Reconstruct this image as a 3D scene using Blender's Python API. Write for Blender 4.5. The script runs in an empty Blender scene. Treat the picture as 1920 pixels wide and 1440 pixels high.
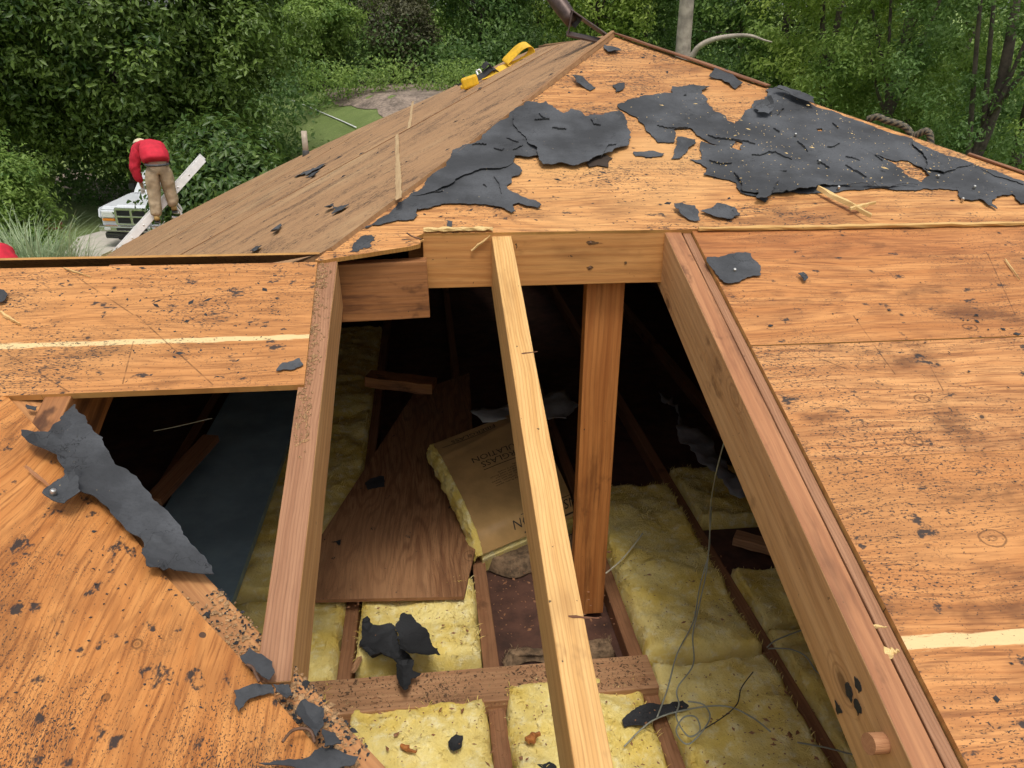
import bpy, bmesh, math, random
import numpy as np
from mathutils import Vector, Matrix, noise as mnoise
from mathutils.geometry import delaunay_2d_cdt
rnd = random.Random(7)
NP = np.random.default_rng(7)
SC = bpy.context.scene
COL = SC.collection
R = math.radians

# ------------------------------------------------------------------ camera, sky, sun, exposure
CZ = 5.0                                   # camera height above the driveway
PITCH, YAW, FPX, ROLL = R(23.1007), R(6.6428), 1423.9, R(0.3942)
cam = bpy.data.cameras.new('camera')
cam.sensor_width = 36.0
cam.lens = 36.0 * FPX / 1920.0
cam.clip_start, cam.clip_end = 0.05, 600
camo = bpy.data.objects.new('camera', cam)
COL.objects.link(camo)
camo.matrix_world = (Matrix.Translation((0, 0, CZ)) @ Matrix.Rotation(-YAW, 4, 'Z')
                     @ Matrix.Rotation(math.pi/2 - PITCH, 4, 'X') @ Matrix.Rotation(ROLL, 4, 'Z'))
SC.camera = camo

SUN_EL, SUN_AZ = R(70), R(174)             # azimuth measured from +Y towards +X
world = bpy.data.worlds.new('World')
SC.world = world
world.use_nodes = True
wn, wl = world.node_tree.nodes, world.node_tree.links
wn.clear()
w_out = wn.new('ShaderNodeOutputWorld'); w_bg = wn.new('ShaderNodeBackground')
w_sky = wn.new('ShaderNodeTexSky')
w_sky.sky_type = 'NISHITA'; w_sky.sun_disc = False
w_sky.sun_elevation = SUN_EL; w_sky.sun_rotation = SUN_AZ
w_sky.air_density = 1.0; w_sky.dust_density = 5.0; w_sky.ozone_density = 0.6
w_bg.inputs['Strength'].default_value = 0.15
w_hs = wn.new('ShaderNodeHueSaturation'); w_hs.inputs['Saturation'].default_value = 0.35
wl.new(w_sky.outputs[0], w_hs.inputs['Color'])
wl.new(w_hs.outputs[0], w_bg.inputs['Color']); wl.new(w_bg.outputs[0], w_out.inputs['Surface'])
sun = bpy.data.lights.new('sun', 'SUN')
sun.energy = 1.5; sun.angle = R(14); sun.color = (1.0, 0.95, 0.86)
suno = bpy.data.objects.new('sun', sun); COL.objects.link(suno)
sd = Vector((math.sin(SUN_AZ)*math.cos(SUN_EL), math.cos(SUN_AZ)*math.cos(SUN_EL), math.sin(SUN_EL)))
suno.rotation_euler = sd.to_track_quat('Z', 'Y').to_euler()
SC.view_settings.view_transform = 'Standard'
SC.view_settings.look = 'None'
SC.view_settings.gamma = 1.0
SC.view_settings.use_curve_mapping = False
SC.view_settings.exposure = 0.15
SC.render.engine = 'CYCLES'
SC.cycles.use_denoising = True
SC.cycles.max_bounces = 6
SC.cycles.transparent_max_bounces = 6

# ------------------------------------------------------------------ photo pixel -> world helpers (survey of the photograph)
def ray(px, py):
    x, y = px - 960.0, py - 720.0
    c, s = math.cos(ROLL), math.sin(ROLL)
    x, y = c*x + s*y, -s*x + c*y
    r, u = x/FPX, -y/FPX
    hf = math.cos(PITCH) + u*math.sin(PITCH)
    vz = -math.sin(PITCH) + u*math.cos(PITCH)
    return Vector((r*math.cos(YAW) + hf*math.sin(YAW), hf*math.cos(YAW) - r*math.sin(YAW), vz))
CAM = Vector((0, 0, CZ))
S1, S2, S3 = 0.3659, 0.514, 0.39            # roof pitches: facing camera, left, right
AX, AY, AZ = 0.7902, 3.3295, CZ + 0.0771    # near end of the ridge
FZ = CZ - 1.7253                            # attic floor
class Frame:
    """A plane with metric coordinates u, v and a height n above it."""
    def __init__(s, o, e1, e2):
        s.o, s.e1, s.e2 = Vector(o), Vector(e1).normalized(), Vector(e2).normalized()
        s.n = s.e1.cross(s.e2).normalized()
    def at(s, u, v, h=0.0): return s.o + s.e1*u + s.e2*v + s.n*h
    def px(s, x, y, h=0.0):
        d = ray(x, y); k = ((s.o + s.n*h - CAM).dot(s.n))/d.dot(s.n)
        q = CAM + d*k - s.o
        return (q.dot(s.e1), q.dot(s.e2))
    def uv(s, p):
        q = Vector(p) - s.o; return (q.dot(s.e1), q.dot(s.e2))
FRONT = Frame((0, 0, AZ - S1*AY), (1, 0, 0), (0, 1, S1))
LEFT = Frame((AX, 0, AZ), (0, -1, 0), (1, 0, S2))
ATTIC = Frame((0, 0, FZ), (1, 0, 0), (0, 1, 0))
V0 = FRONT.at(*FRONT.px(0, 738)); V1 = FRONT.at(*FRONT.px(650, 1420))
SN = -(V1.z - V0.z)/(V1.x - V0.x)
NEAR = Frame(V1, (0, 1, 0), (-1, 0, SN))     # slope of the near left wing, meets the front slope in a valley
def fY(px, py, Y):
    d = ray(px, py); return CAM + d*(Y/d.y)
def fZ(px, py, z):
    d = ray(px, py); return CAM + d*((z - CZ)/d.z)
def fD(px, py, dist):                        # at a horizontal distance from the camera
    d = ray(px, py); return CAM + d*(dist/math.hypot(d.x, d.y))
def front_z(Y): return AZ + 0.010 + S1*(Y - AY)
def left_z(X): return AZ + S2*(X - AX)

# ------------------------------------------------------------------ scene helpers
def tag(o, label=None, cat=None, group=None, kind=None):
    if label: o['label'] = label
    if cat: o['category'] = cat
    if group: o['group'] = group
    if kind: o['kind'] = kind
    return o
def empty(name, loc, label=None, cat=None, group=None, rz=0):
    o = bpy.data.objects.new(name, None); COL.objects.link(o)
    o.location = loc; o.rotation_euler = (0, 0, rz); o.empty_display_size = 0.1
    return tag(o, label, cat, group)
def link(name, me, mat, parent=None, smooth=False):
    o = bpy.data.objects.new(name, me); COL.objects.link(o)
    if mat:
        for m in (mat if isinstance(mat, (list, tuple)) else [mat]): me.materials.append(m)
    if parent:
        o.parent = parent
        loc = parent.location; o.matrix_parent_inverse = Matrix.Identity(4)
        p = parent; M = Matrix.Identity(4)
        chain = []
        while p: chain.append(p); p = p.parent
        for p in reversed(chain): M = M @ p.matrix_parent_inverse @ Matrix.LocRotScale(p.location, p.rotation_euler, p.scale)
        me.transform(M.inverted())           # meshes are built in world space, stored in the parent's space
    if smooth:
        me.polygons.foreach_set('use_smooth', [True]*len(me.polygons))
    return o
def mesh_from(name, verts, faces, uvs=None):
    me = bpy.data.meshes.new(name)
    me.from_pydata([tuple(v) for v in verts], [], faces)
    if uvs is not None:
        ul = me.uv_layers.new(name='UVMap')
        idx = np.empty(len(me.loops), np.int32); me.loops.foreach_get('vertex_index', idx)
        ul.data.foreach_set('uv', np.asarray(uvs, np.float32)[idx].ravel())
    me.update(); return me
def bm_mesh(name, bm, uv=None):
    me = bpy.data.meshes.new(name); bm.normal_update(); bm.to_mesh(me); bm.free(); return me

# ------------------------------------------------------------------ materials
def new_mat(name):
    m = bpy.data.materials.new(name); m.use_nodes = True
    nt = m.node_tree; nt.nodes.clear()
    out = nt.nodes.new('ShaderNodeOutputMaterial'); b = nt.nodes.new('ShaderNodeBsdfPrincipled')
    nt.links.new(b.outputs[0], out.inputs['Surface'])
    return m, nt, b
class NG:
    def __init__(s, nt): s.nt = nt
    def n(s, t, **k):
        x = s.nt.nodes.new(t)
        for a, b in k.items(): setattr(x, a, b)
        return x
    def l(s, a, b): s.nt.links.new(a, b)
    def val(s, sock, v):
        if hasattr(v, 'is_output') or isinstance(v, bpy.types.NodeSocket): s.l(v, sock)
        else: sock.default_value = v
    def math(s, op, a, b=0.0, c=None):
        x = s.n('ShaderNodeMath', operation=op)
        s.val(x.inputs[0], a); s.val(x.inputs[1], b)
        if c is not None: s.val(x.inputs[2], c)
        return x.outputs[0]
    def noise(s, vec, scale=(1, 1, 1), detail=3, rough=0.55, sc=1.0, off=(0, 0, 0)):
        mp = s.n('ShaderNodeMapping'); mp.inputs['Scale'].default_value = scale; mp.inputs['Location'].default_value = off
        s.l(vec, mp.inputs[0])
        x = s.n('ShaderNodeTexNoise'); x.inputs['Scale'].default_value = sc
        x.inputs['Detail'].default_value = detail; x.inputs['Roughness'].default_value = rough
        s.l(mp.outputs[0], x.inputs['Vector']); return x.outputs['Fac']
    def step(s, v, lo, hi):
        x = s.n('ShaderNodeMapRange'); x.interpolation_type = 'SMOOTHSTEP'
        s.val(x.inputs['Value'], v); x.inputs['From Min'].default_value = lo; x.inputs['From Max'].default_value = hi
        return x.outputs['Result']
    def mix(s, f, a, b, mode='MIX'):
        x = s.n('ShaderNodeMix', data_type='RGBA', blend_type=mode)
        s.val(x.inputs[0], f)
        for i, v in ((6, a), (7, b)):
            if isinstance(v, (tuple, list)): x.inputs[i].default_value = (*v[:3], 1)
            else: s.l(v, x.inputs[i])
        return x.outputs[2]
    def bump(s, h, strength, dist, bsdf):
        x = s.n('ShaderNodeBump'); x.inputs['Strength'].default_value = strength; x.inputs['Distance'].default_value = dist
        s.l(h, x.inputs['Height']); s.l(x.outputs[0], bsdf.inputs['Normal']); return x

def ply_mat(name, light, mid, dark, speck=0.5, grain='u', spots=0.5, stripes=(), blotch=0.5, knots=True, off=0.0, speck_col=(0.022, 0.021, 0.022), streak=0.5, k=1.0, dk=2.0, knots_at=(), cath=0.3, nails=False, lines=(), smudge=0.5):
    """Weathered roof plywood: grain along one sheet axis, tar specks, staple stains, knots; stripes = (v, half width) of clean wood."""
    m, nt, b = new_mat(name); g = NG(nt)
    tc = g.n('ShaderNodeUVMap', uv_map='UVMap')
    vec0 = tc.outputs[0]
    sep = g.n('ShaderNodeSeparateXYZ'); g.l(vec0, sep.inputs[0])
    cb = g.n('ShaderNodeCombineXYZ')
    a, c = (sep.outputs[0], sep.outputs[1]) if grain == 'u' else (sep.outputs[1], sep.outputs[0])
    g.l(a, cb.inputs[0]); g.l(c, cb.inputs[1]); cb.inputs[2].default_value = off
    v = cb.outputs[0]
    if k != 1.0: a, c = g.math('MULTIPLY', a, k), g.math('MULTIPLY', c, k); cb = g.n('ShaderNodeCombineXYZ'); g.l(a, cb.inputs[0]); g.l(c, cb.inputs[1]); cb.inputs[2].default_value = off; v = cb.outputs[0]
    # warp so the grain wanders
    wob = g.noise(v, (1.6, 4, 1), 2, 0.5)
    cw = g.n('ShaderNodeCombineXYZ'); g.l(a, cw.inputs[0])
    g.l(g.math('ADD', c, g.math('MULTIPLY', wob, 0.10)), cw.inputs[1]); cw.inputs[2].default_value = off
    vw = cw.outputs[0]
    g1 = g.noise(vw, (2.2, 42, 1), 5, 0.62)
    g2 = g.noise(vw, (9, 190, 1), 4, 0.65)
    bl = g.noise(v, (2.2, 3.6, 1), 4, 0.6, off=(3.1, 0, 0))
    bl2 = g.noise(v, (0.9, 1.3, 1), 3, 0.6, off=(9.1, 2, 0))
    col = g.mix(g.step(g1, 0.30, 0.72), mid, light)
    col = g.mix(g.math('MULTIPLY', g.step(g2, 0.46, 0.68), 0.75), col, dark)
    ct = g.math('SINE', g.math('MULTIPLY', g.noise(v, (0.9, 4.5, 1), 3, 0.45, off=(6.3, 1, 0)), 120.0))
    col = g.mix(g.math('MULTIPLY', g.step(ct, 0.0, 1.0), cath), col, dark)
    sm = g.noise(v, (3.2, 7.0, 1), 5, 0.68, off=(8.3, 4, 0)); sm2 = g.noise(v, (0.7, 1.1, 1), 3, 0.6, off=(2.3, 8, 0))
    col = g.mix(g.math('MULTIPLY', g.step(sm2, 0.46, 0.66), smudge*0.55), col, g.mix(0.5, mid, dark))
    col = g.mix(g.math('MULTIPLY', g.step(sm, 0.54, 0.70), smudge), col, [q*0.6 for q in dark])
    col = g.mix(g.math('MULTIPLY', g.step(bl, 0.50, 0.74), blotch), col, dark)
    col = g.mix(g.math('MULTIPLY', g.step(bl2, 0.50, 0.70), 0.55), col, g.mix(0.35, [min(.8, light[0]*1.1), light[1]*1.32, light[2]*1.5], mid) if speck > 0.3 else light)
    if knots:
        vo = g.n('ShaderNodeTexVoronoi'); vo.inputs['Scale'].default_value = 1.0
        mp = g.n('ShaderNodeMapping'); mp.inputs['Scale'].default_value = (2.1, 3.0, 1); mp.inputs['Location'].default_value = (off, off*0.7, 0)
        g.l(v, mp.inputs[0]); g.l(mp.outputs[0], vo.inputs['Vector'])
        d = vo.outputs['Distance']
        ring = g.math('MULTIPLY', g.step(g.math('SINE', g.math('MULTIPLY', d, 190.0)), 0.2, 0.95), g.math('SUBTRACT', 1.0, g.step(d, 0.05, 0.11)))
        sel = g.step(g.n_sep(vo.outputs['Color']) if False else d, 2.0, 3.0)
        cs = g.n('ShaderNodeSeparateColor'); g.l(vo.outputs['Color'], cs.inputs[0])
        pick = g.math('GREATER_THAN', cs.outputs[0], 0.62)
        col = g.mix(g.math('MULTIPLY', g.math('MULTIPLY', ring, pick), 0.62), col, [q*0.45 for q in dark])
    for (ku, kv, kr) in knots_at:
        du = g.math('MULTIPLY', g.math('SUBTRACT', a, ku), 0.72); dv_ = g.math('SUBTRACT', c, kv)
        dd = g.math('ADD', g.math('SQRT', g.math('ADD', g.math('MULTIPLY', du, du), g.math('MULTIPLY', dv_, dv_))), g.math('MULTIPLY', g.math('SUBTRACT', g.noise(v, (35, 35, 1), 3, 0.6), 0.5), kr*0.5))
        for rr_k, st_ in ((1.0, 0.62), (0.3, 0.45)):
            e = g.math('ABSOLUTE', g.math('SUBTRACT', dd, kr*rr_k))
            col = g.mix(g.math('MULTIPLY', g.math('SUBTRACT', 1.0, g.step(e, 0.0004, 0.0024)), st_), col, [q*0.22 for q in dark])
    for (sv, hw) in stripes:
        e = g.math('ABSOLUTE', g.math('SUBTRACT', c, sv))
        rag = g.noise(v, (14, 120, 1), 4, 0.6)
        e2 = g.math('ADD', e, g.math('MULTIPLY', g.math('SUBTRACT', rag, 0.5), hw*2.0))
        col = g.mix(g.math('MULTIPLY', g.math('SUBTRACT', 1.0, g.step(e2, hw*0.75, hw*1.05)), 0.9), col, (0.70, 0.52, 0.26))
    for (u0, v0, u1, v1) in lines:
        L = math.hypot(u1-u0, v1-v0); nx, ny = -(v1-v0)/L, (u1-u0)/L
        pa, pc = g.math('SUBTRACT', a, u0), g.math('SUBTRACT', c, v0)
        e = g.math('ABSOLUTE', g.math('ADD', g.math('MULTIPLY', pa, nx), g.math('MULTIPLY', pc, ny)))
        t = g.math('ADD', g.math('MULTIPLY', pa, ny/L), g.math('MULTIPLY', pc, -nx/L))
        on = g.math('MULTIPLY', g.math('GREATER_THAN', t, 0.0), g.math('LESS_THAN', t, 1.0))
        brk = g.step(g.noise(v, (30, 30, 1), 2, 0.6), 0.40, 0.55)
        col = g.mix(g.math('MULTIPLY', g.math('MULTIPLY', g.math('SUBTRACT', 1.0, g.step(e, 0.0005, 0.0022)), on), g.math('ADD', 0.25, g.math('MULTIPLY', brk, 0.45))), col, [q*0.35 for q in dark])
    if nails:
        jn = g.math('MULTIPLY', g.math('SUBTRACT', g.noise(v, (6, 6, 1), 1, 0.5), 0.5), 0.05)
        du = g.math('SUBTRACT', g.math('PINGPONG', g.math('ADD', g.math('SUBTRACT', a, 0.197), jn), 0.2275), 0.0)
        dvn = g.math('SUBTRACT', g.math('PINGPONG', g.math('ADD', c, jn), 0.085), 0.0)
        dn = g.math('SQRT', g.math('ADD', g.math('MULTIPLY', du, du), g.math('MULTIPLY', dvn, dvn)))
        col = g.mix(g.math('MULTIPLY', g.math('SUBTRACT', 1.0, g.step(dn, 0.002, 0.011)), 0.5), col, [q*0.4 for q in dark])
        col = g.mix(g.math('MULTIPLY', g.math('LESS_THAN', dn, 0.0042), 0.85), col, (0.035, 0.025, 0.02))
    # tar: fine dashes along the grain gathered in drifts, and round stains
    drift = g.noise(v, (2.6, 4.2, 1), 4, 0.62, off=(1.7, 5.2, 0))
    dash = g.noise(vw, (40*dk, 210*dk, 1), 3, 0.7)
    dot = g.noise(v, (75*dk, 130*dk, 1), 2, 0.6)
    thr = g.math('SUBTRACT', 0.685, g.math('MULTIPLY', g.step(drift, 0.34, 0.66), 0.12*speck + 0.04))
    sp = g.math('MAXIMUM', g.step(g.math('SUBTRACT', dash, thr), 0.0, 0.05), g.step(g.math('SUBTRACT', dot, g.math('ADD', thr, 0.015)), 0.0, 0.04))
    spot = g.noise(v, (17, 24, 1), 4, 0.6, off=(2.2, 0, 0))
    spot2 = g.noise(v, (48, 90, 1), 3, 0.7, off=(0.2, 4, 0))
    sp2 = g.math('MULTIPLY', g.step(spot, 0.650 - 0.055*spots, 0.70 - 0.055*spots), g.step(spot2, 0.42, 0.56))
    sp = g.math('MAXIMUM', sp, sp2)
    vd = g.n('ShaderNodeTexVoronoi'); vd.inputs['Scale'].default_value = 1.0; vd.inputs['Randomness'].default_value = 1.0
    mpd = g.n('ShaderNodeMapping'); mpd.inputs['Scale'].default_value = (11, 13, 1); g.l(v, mpd.inputs[0])
    nzd = g.noise(v, (60, 60, 1), 2, 0.6)
    g.l(mpd.outputs[0], vd.inputs['Vector'])
    csd = g.n('ShaderNodeSeparateColor'); g.l(vd.outputs['Color'], csd.inputs[0])
    rad = g.math('MULTIPLY', g.step(csd.outputs[1], 0.55, 1.0), 0.085)
    hole = g.math('LESS_THAN', g.math('ADD', vd.outputs['Distance'], g.math('MULTIPLY', nzd, 0.06)), g.math('ADD', rad, 0.012))
    sp = g.math('MAXIMUM', sp, g.math('MULTIPLY', hole, 0.9))
    if speck > 0.3:
        sc1 = g.math('ABSOLUTE', g.math('SUBTRACT', g.noise(v, (38*dk, 60*dk, 1), 3, 0.6, off=(0, 2, 5)), 0.5))
        scm = g.step(g.noise(v, (6.5, 9, 1), 3, 0.6, off=(4, 4, 2)), 0.55, 0.68)
        sp = g.math('MAXIMUM', sp, g.math('MULTIPLY', g.math('MULTIPLY', g.math('SUBTRACT', 1.0, g.step(sc1, 0.004, 0.016)), scm), 0.75))
    col = g.mix(g.math('MULTIPLY', sp, 0.93), col, speck_col)
    g.l(col, b.inputs['Base Color'])
    g.l(g.math('ADD', 0.52, g.math('MULTIPLY', g2, 0.25)), b.inputs['Roughness'])
    b.inputs['Specular IOR Level'].default_value = 0.35
    hgt = g.math('ADD', g.math('MULTIPLY', g2, 0.6), g.math('MULTIPLY', sp, 0.5))
    g.bump(hgt, 0.5, 0.0025, b)
    return m

def lumber_mat(name, light, mid, dark, knots=True, ring=110.0, off=0.0, stain=0.3, line=0.6):
    """Sawn framing lumber; UV u runs along the member in metres."""
    m, nt, b = new_mat(name); g = NG(nt)
    tc = g.n('ShaderNodeUVMap', uv_map='UVMap')
    mp0 = g.n('ShaderNodeMapping'); mp0.inputs['Location'].default_value = (off, off*0.37, off)
    oi = g.n('ShaderNodeObjectInfo')
    g.l(tc.outputs[0], mp0.inputs[0]); v = mp0.outputs[0]
    sep = g.n('ShaderNodeSeparateXYZ'); g.l(v, sep.inputs[0])
    wob = g.noise(v, (2.2, 5, 1), 3, 0.5)
    cc = g.math('ADD', sep.outputs[1], g.math('MULTIPLY', wob, 0.03))
    wv = g.math('SINE', g.math('MULTIPLY', cc, ring*6.283))
    cw = g.n('ShaderNodeCombineXYZ'); g.l(sep.outputs[0], cw.inputs[0]); g.l(cc, cw.inputs[1])
    g1 = g.noise(cw.outputs[0], (2.0, 55, 1), 4, 0.6)
    g2 = g.noise(cw.outputs[0], (12, 330, 1), 3, 0.65)
    bl = g.noise(v, (3, 9, 1), 4, 0.62, off=(4, 0, 0))
    col = g.mix(g.step(g1, 0.3, 0.7), mid, light)
    col = g.mix(g.math('MULTIPLY', g.step(wv, 0.1, 1.0), 0.38*line), col, dark)
    col = g.mix(g.math('MULTIPLY', g.step(g2, 0.50, 0.75), 0.5*line), col, dark)
    col = g.mix(g.math('MULTIPLY', g.step(bl, 0.52, 0.78), stain), col, [q*0.55 for q in dark])
    if knots:
        vo = g.n('ShaderNodeTexVoronoi'); vo.inputs['Scale'].default_value = 1.0
        mp = g.n('ShaderNodeMapping'); mp.inputs['Scale'].default_value = (4.5, 8.0, 1)
        g.l(v, mp.inputs[0]); g.l(mp.outputs[0], vo.inputs['Vector'])
        d = g.math('ADD', vo.outputs['Distance'], g.math('MULTIPLY', g.noise(v, (40, 40, 1), 2), 0.05))
        cs = g.n('ShaderNodeSeparateColor'); g.l(vo.outputs['Color'], cs.inputs[0])
        pick = g.math('GREATER_THAN', cs.outputs[0], 0.66)
        core = g.math('MULTIPLY', g.math('SUBTRACT', 1.0, g.step(d, 0.05, 0.20)), pick)
        rg = g.math('MULTIPLY', g.math('MULTIPLY', g.step(g.math('SINE', g.math('MULTIPLY', d, 75.0)), 0.0, 0.9), g.math('SUBTRACT', 1.0, g.step(d, 0.15, 0.42))), pick)
        col = g.mix(g.math('MULTIPLY', rg, 0.45), col, dark)
        col = g.mix(g.math('MULTIPLY', core, 0.75), col, [q*0.35 for q in dark])
    st1 = g.noise(v, (1.8, 14, 1), 5, 0.7, off=(1.4, 6, 0)); st2 = g.noise(v, (7, 10, 1), 4, 0.65, off=(3.4, 2, 0))
    col = g.mix(g.math('MULTIPLY', g.step(st1, 0.58-0.10*stain, 0.76-0.12*stain), 0.75*stain), col, [q*0.6 for q in dark])
    col = g.mix(g.math('MULTIPLY', g.step(st2, 0.64-0.08*stain, 0.76-0.08*stain), 0.8*stain), col, [q*0.35 for q in dark])
    dots = g.noise(v, (70, 70, 1), 2, 0.6, off=(0, 7, 0))
    col = g.mix(g.math('MULTIPLY', g.step(dots, 0.735, 0.765), 0.85), col, (0.03, 0.022, 0.015))
    g.l(col, b.inputs['Base Color'])
    b.inputs['Roughness'].default_value = 0.62; b.inputs['Specular IOR Level'].default_value = 0.3
    g.bump(g.math('ADD', g2, g.math('MULTIPLY', wv, 0.25)), 0.35, 0.0015, b)
    return m

def simple_mat(name, col, rough=0.6, metal=0.0, var=0.25, sc=30.0, bump=0.0, spec=0.5, dark=None, coords='Object'):
    m, nt, b = new_mat(name); g = NG(nt)
    tc = g.n('ShaderNodeTexCoord')
    v = tc.outputs[coords]
    n1 = g.noise(v, (sc, sc, sc), 4, 0.6)
    n2 = g.noise(v, (sc*0.17, sc*0.17, sc*0.17), 3, 0.6)
    f = g.math('MULTIPLY', g.step(g.math('ADD', g.math('MULTIPLY', n1, 0.5), g.math('MULTIPLY', n2, 0.5)), 0.35, 0.65), 1.0)
    d = dark or [q*(1-var) for q in col]
    l = [min(1, q*(1+var*0.5)) for q in col]
    g.l(g.mix(f, d, l), b.inputs['Base Color'])
    b.inputs['Roughness'].default_value = rough; b.inputs['Metallic'].default_value = metal
    b.inputs['Specular IOR Level'].default_value = spec
    if bump: g.bump(n1, 0.6, bump, b)
    return m

def felt_mat(name, col=(0.052, 0.055, 0.060), speck=True):
    m, nt, b = new_mat(name); g = NG(nt)
    tc = g.n('ShaderNodeUVMap', uv_map='UVMap'); v = tc.outputs[0]
    n1 = g.noise(v, (5, 5, 5), 4, 0.6); n2 = g.noise(v, (160, 160, 160), 3, 0.6)
    n3 = g.noise(v, (26, 9, 9), 4, 0.65)
    c = g.mix(g.step(n1, 0.35, 0.68), [q*0.68 for q in col], [q*1.55 for q in col])
    c = g.mix(g.math('MULTIPLY', g.step(n2, 0.45, 0.7), 0.35), c, [q*0.55 for q in col])
    c = g.mix(g.math('MULTIPLY', g.step(n3, 0.6, 0.8), 0.25), c, [q*1.9 for q in col])
    cr = g.math('ABSOLUTE', g.math('SUBTRACT', g.noise(v, (7, 11, 1), 5, 0.62, off=(5, 2, 0)), 0.5))
    ms = g.step(g.noise(v, (4, 4, 1), 2, 0.5, off=(1, 7, 0)), 0.45, 0.6)
    c = g.mix(g.math('MULTIPLY', g.math('MULTIPLY', g.math('SUBTRACT', 1.0, g.step(cr, 0.001, 0.007)), ms), 0.85), c, [q*0.2 for q in col])
    if speck:
        s1 = g.noise(v, (95, 210, 1), 2, 0.5, off=(3, 1, 0)); s2 = g.noise(v, (7, 7, 1), 3, 0.6, off=(3, 1, 0))
        c = g.mix(g.math('MULTIPLY', g.step(s1, 0.725, 0.75), g.step(s2, 0.45, 0.62)), c, (0.42, 0.32, 0.17))
    g.l(c, b.inputs['Base Color'])
    b.inputs['Roughness'].default_value = 0.78; b.inputs['Specular IOR Level'].default_value = 0.35
    g.bump(g.math('ADD', n2, g.math('MULTIPLY', n3, 2.0)), 0.4, 0.0015, b)
    return m

def insul_mat(name, off=0.0, pale=0.5, dirt=0.5):
    m, nt, b = new_mat(name); g = NG(nt)
    tc = g.n('ShaderNodeTexCoord')
    mp = g.n('ShaderNodeMapping'); mp.inputs['Location'].default_value = (off, off*1.3, 0)
    g.l(tc.outputs['Object'], mp.inputs[0]); v = mp.outputs[0]
    n1 = g.noise(v, (7, 7, 7), 5, 0.6); n2 = g.noise(v, (28, 28, 28), 4, 0.65); n3 = g.noise(v, (180, 120, 150), 3, 0.7)
    c = g.mix(g.step(n1, 0.32, 0.66), (0.70, 0.52, 0.12), (0.78, 0.65, 0.26))
    c = g.mix(g.math('MULTIPLY', g.step(n2, 0.50, 0.70), 0.65), c, (0.80, 0.73, 0.45))
    c = g.mix(g.math('MULTIPLY', g.step(n3, 0.48, 0.72), 0.3), c, (0.56, 0.41, 0.13))
    s = g.noise(v, (110, 110, 110), 2, 0.6, off=(4, 0, 0)); dr = g.noise(v, (5, 5, 5), 3, 0.6, off=(0, 3, 0))
    thr = g.math('SUBTRACT', 0.775, g.math('MULTIPLY', g.step(dr, 0.4, 0.7), 0.13*dirt))
    c = g.mix(g.math('MULTIPLY', g.step(g.math('SUBTRACT', s, thr), 0, 0.03), 0.85), c, (0.045, 0.026, 0.015))
    g.l(c, b.inputs['Base Color']); b.inputs['Roughness'].default_value = 0.95; b.inputs['Specular IOR Level'].default_value = 0.05
    g.bump(g.math('ADD', g.math('MULTIPLY', n2, 1.2), n3), 0.8, 0.0045, b)
    return m

def leaf_mat(name, dark, light, trans=0.25, rough=0.5):
    m, nt, b = new_mat(name); g = NG(nt)
    at = g.n('ShaderNodeAttribute', attribute_name='tone'); at.attribute_type = 'GEOMETRY'
    c = g.mix(at.outputs['Fac'], dark, light)
    g.l(c, b.inputs['Base Color']); b.inputs['Roughness'].default_value = rough
    b.inputs['Specular IOR Level'].default_value = 0.35
    tr = g.n('ShaderNodeBsdfTranslucent'); g.l(g.mix(0.4, c, [q*1.3 for q in light]), tr.inputs['Color'])
    mx = g.n('ShaderNodeMixShader'); mx.inputs[0].default_value = trans
    out = [n for n in nt.nodes if n.type == 'OUTPUT_MATERIAL'][0]
    g.l(b.outputs[0], mx.inputs[1]); g.l(tr.outputs[0], mx.inputs[2]); g.l(mx.outputs[0], out.inputs['Surface'])
    return m

O_L, O_M, O_D = (0.61, 0.285, 0.095), (0.45, 0.178, 0.050), (0.185, 0.064, 0.021)
M = {}
M['hip_ply'] = ply_mat('weathered_plywood_hip', (0.65, 0.335, 0.12), (0.50, 0.222, 0.068), O_D, dk=1.3, nails=True, smudge=0.5, speck=0.85, spots=0.25, blotch=0.45, off=1.3)
M['right_ply'] = ply_mat('weathered_plywood_right', O_L, O_M, O_D, speck=0.6, spots=0.6, blotch=0.6, nails=True, smudge=0.75, lines=[(*FRONT.px(*p, 0.016), *FRONT.px(*q, 0.016)) for p, q in (((1600, 590), (1680, 700)), ((1735, 665), (1770, 730)), ((1500, 655), (1590, 690)), ((1850, 470), (1905, 590)), ((1480, 1010), (1560, 1200)))], off=4.2, stripes=((0.897, 0.013),), knots_at=[(*FRONT.px(x, y, 0.016), r_) for x, y, r_ in ((1730, 745, .011), (1715, 826, .013), (1862, 1008, .017), (1820, 612, .012))])
M['right_ply_b'] = ply_mat('weathered_plywood_red', (0.55, 0.24, 0.078), (0.40, 0.148, 0.042), O_D, speck=0.6, spots=0.6, blotch=0.6, nails=True, smudge=0.75, lines=[(*FRONT.px(*p, 0.016), *FRONT.px(*q, 0.016)) for p, q in (((1600, 590), (1680, 700)), ((1735, 665), (1770, 730)), ((1500, 655), (1590, 690)), ((1850, 470), (1905, 590)), ((1480, 1010), (1560, 1200)))], off=11.2, stripes=((0.897, 0.013),), knots_at=[(*FRONT.px(x, y, 0.016), r_) for x, y, r_ in ((1730, 745, .011), (1715, 826, .013), (1862, 1008, .017), (1820, 612, .012))])
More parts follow.
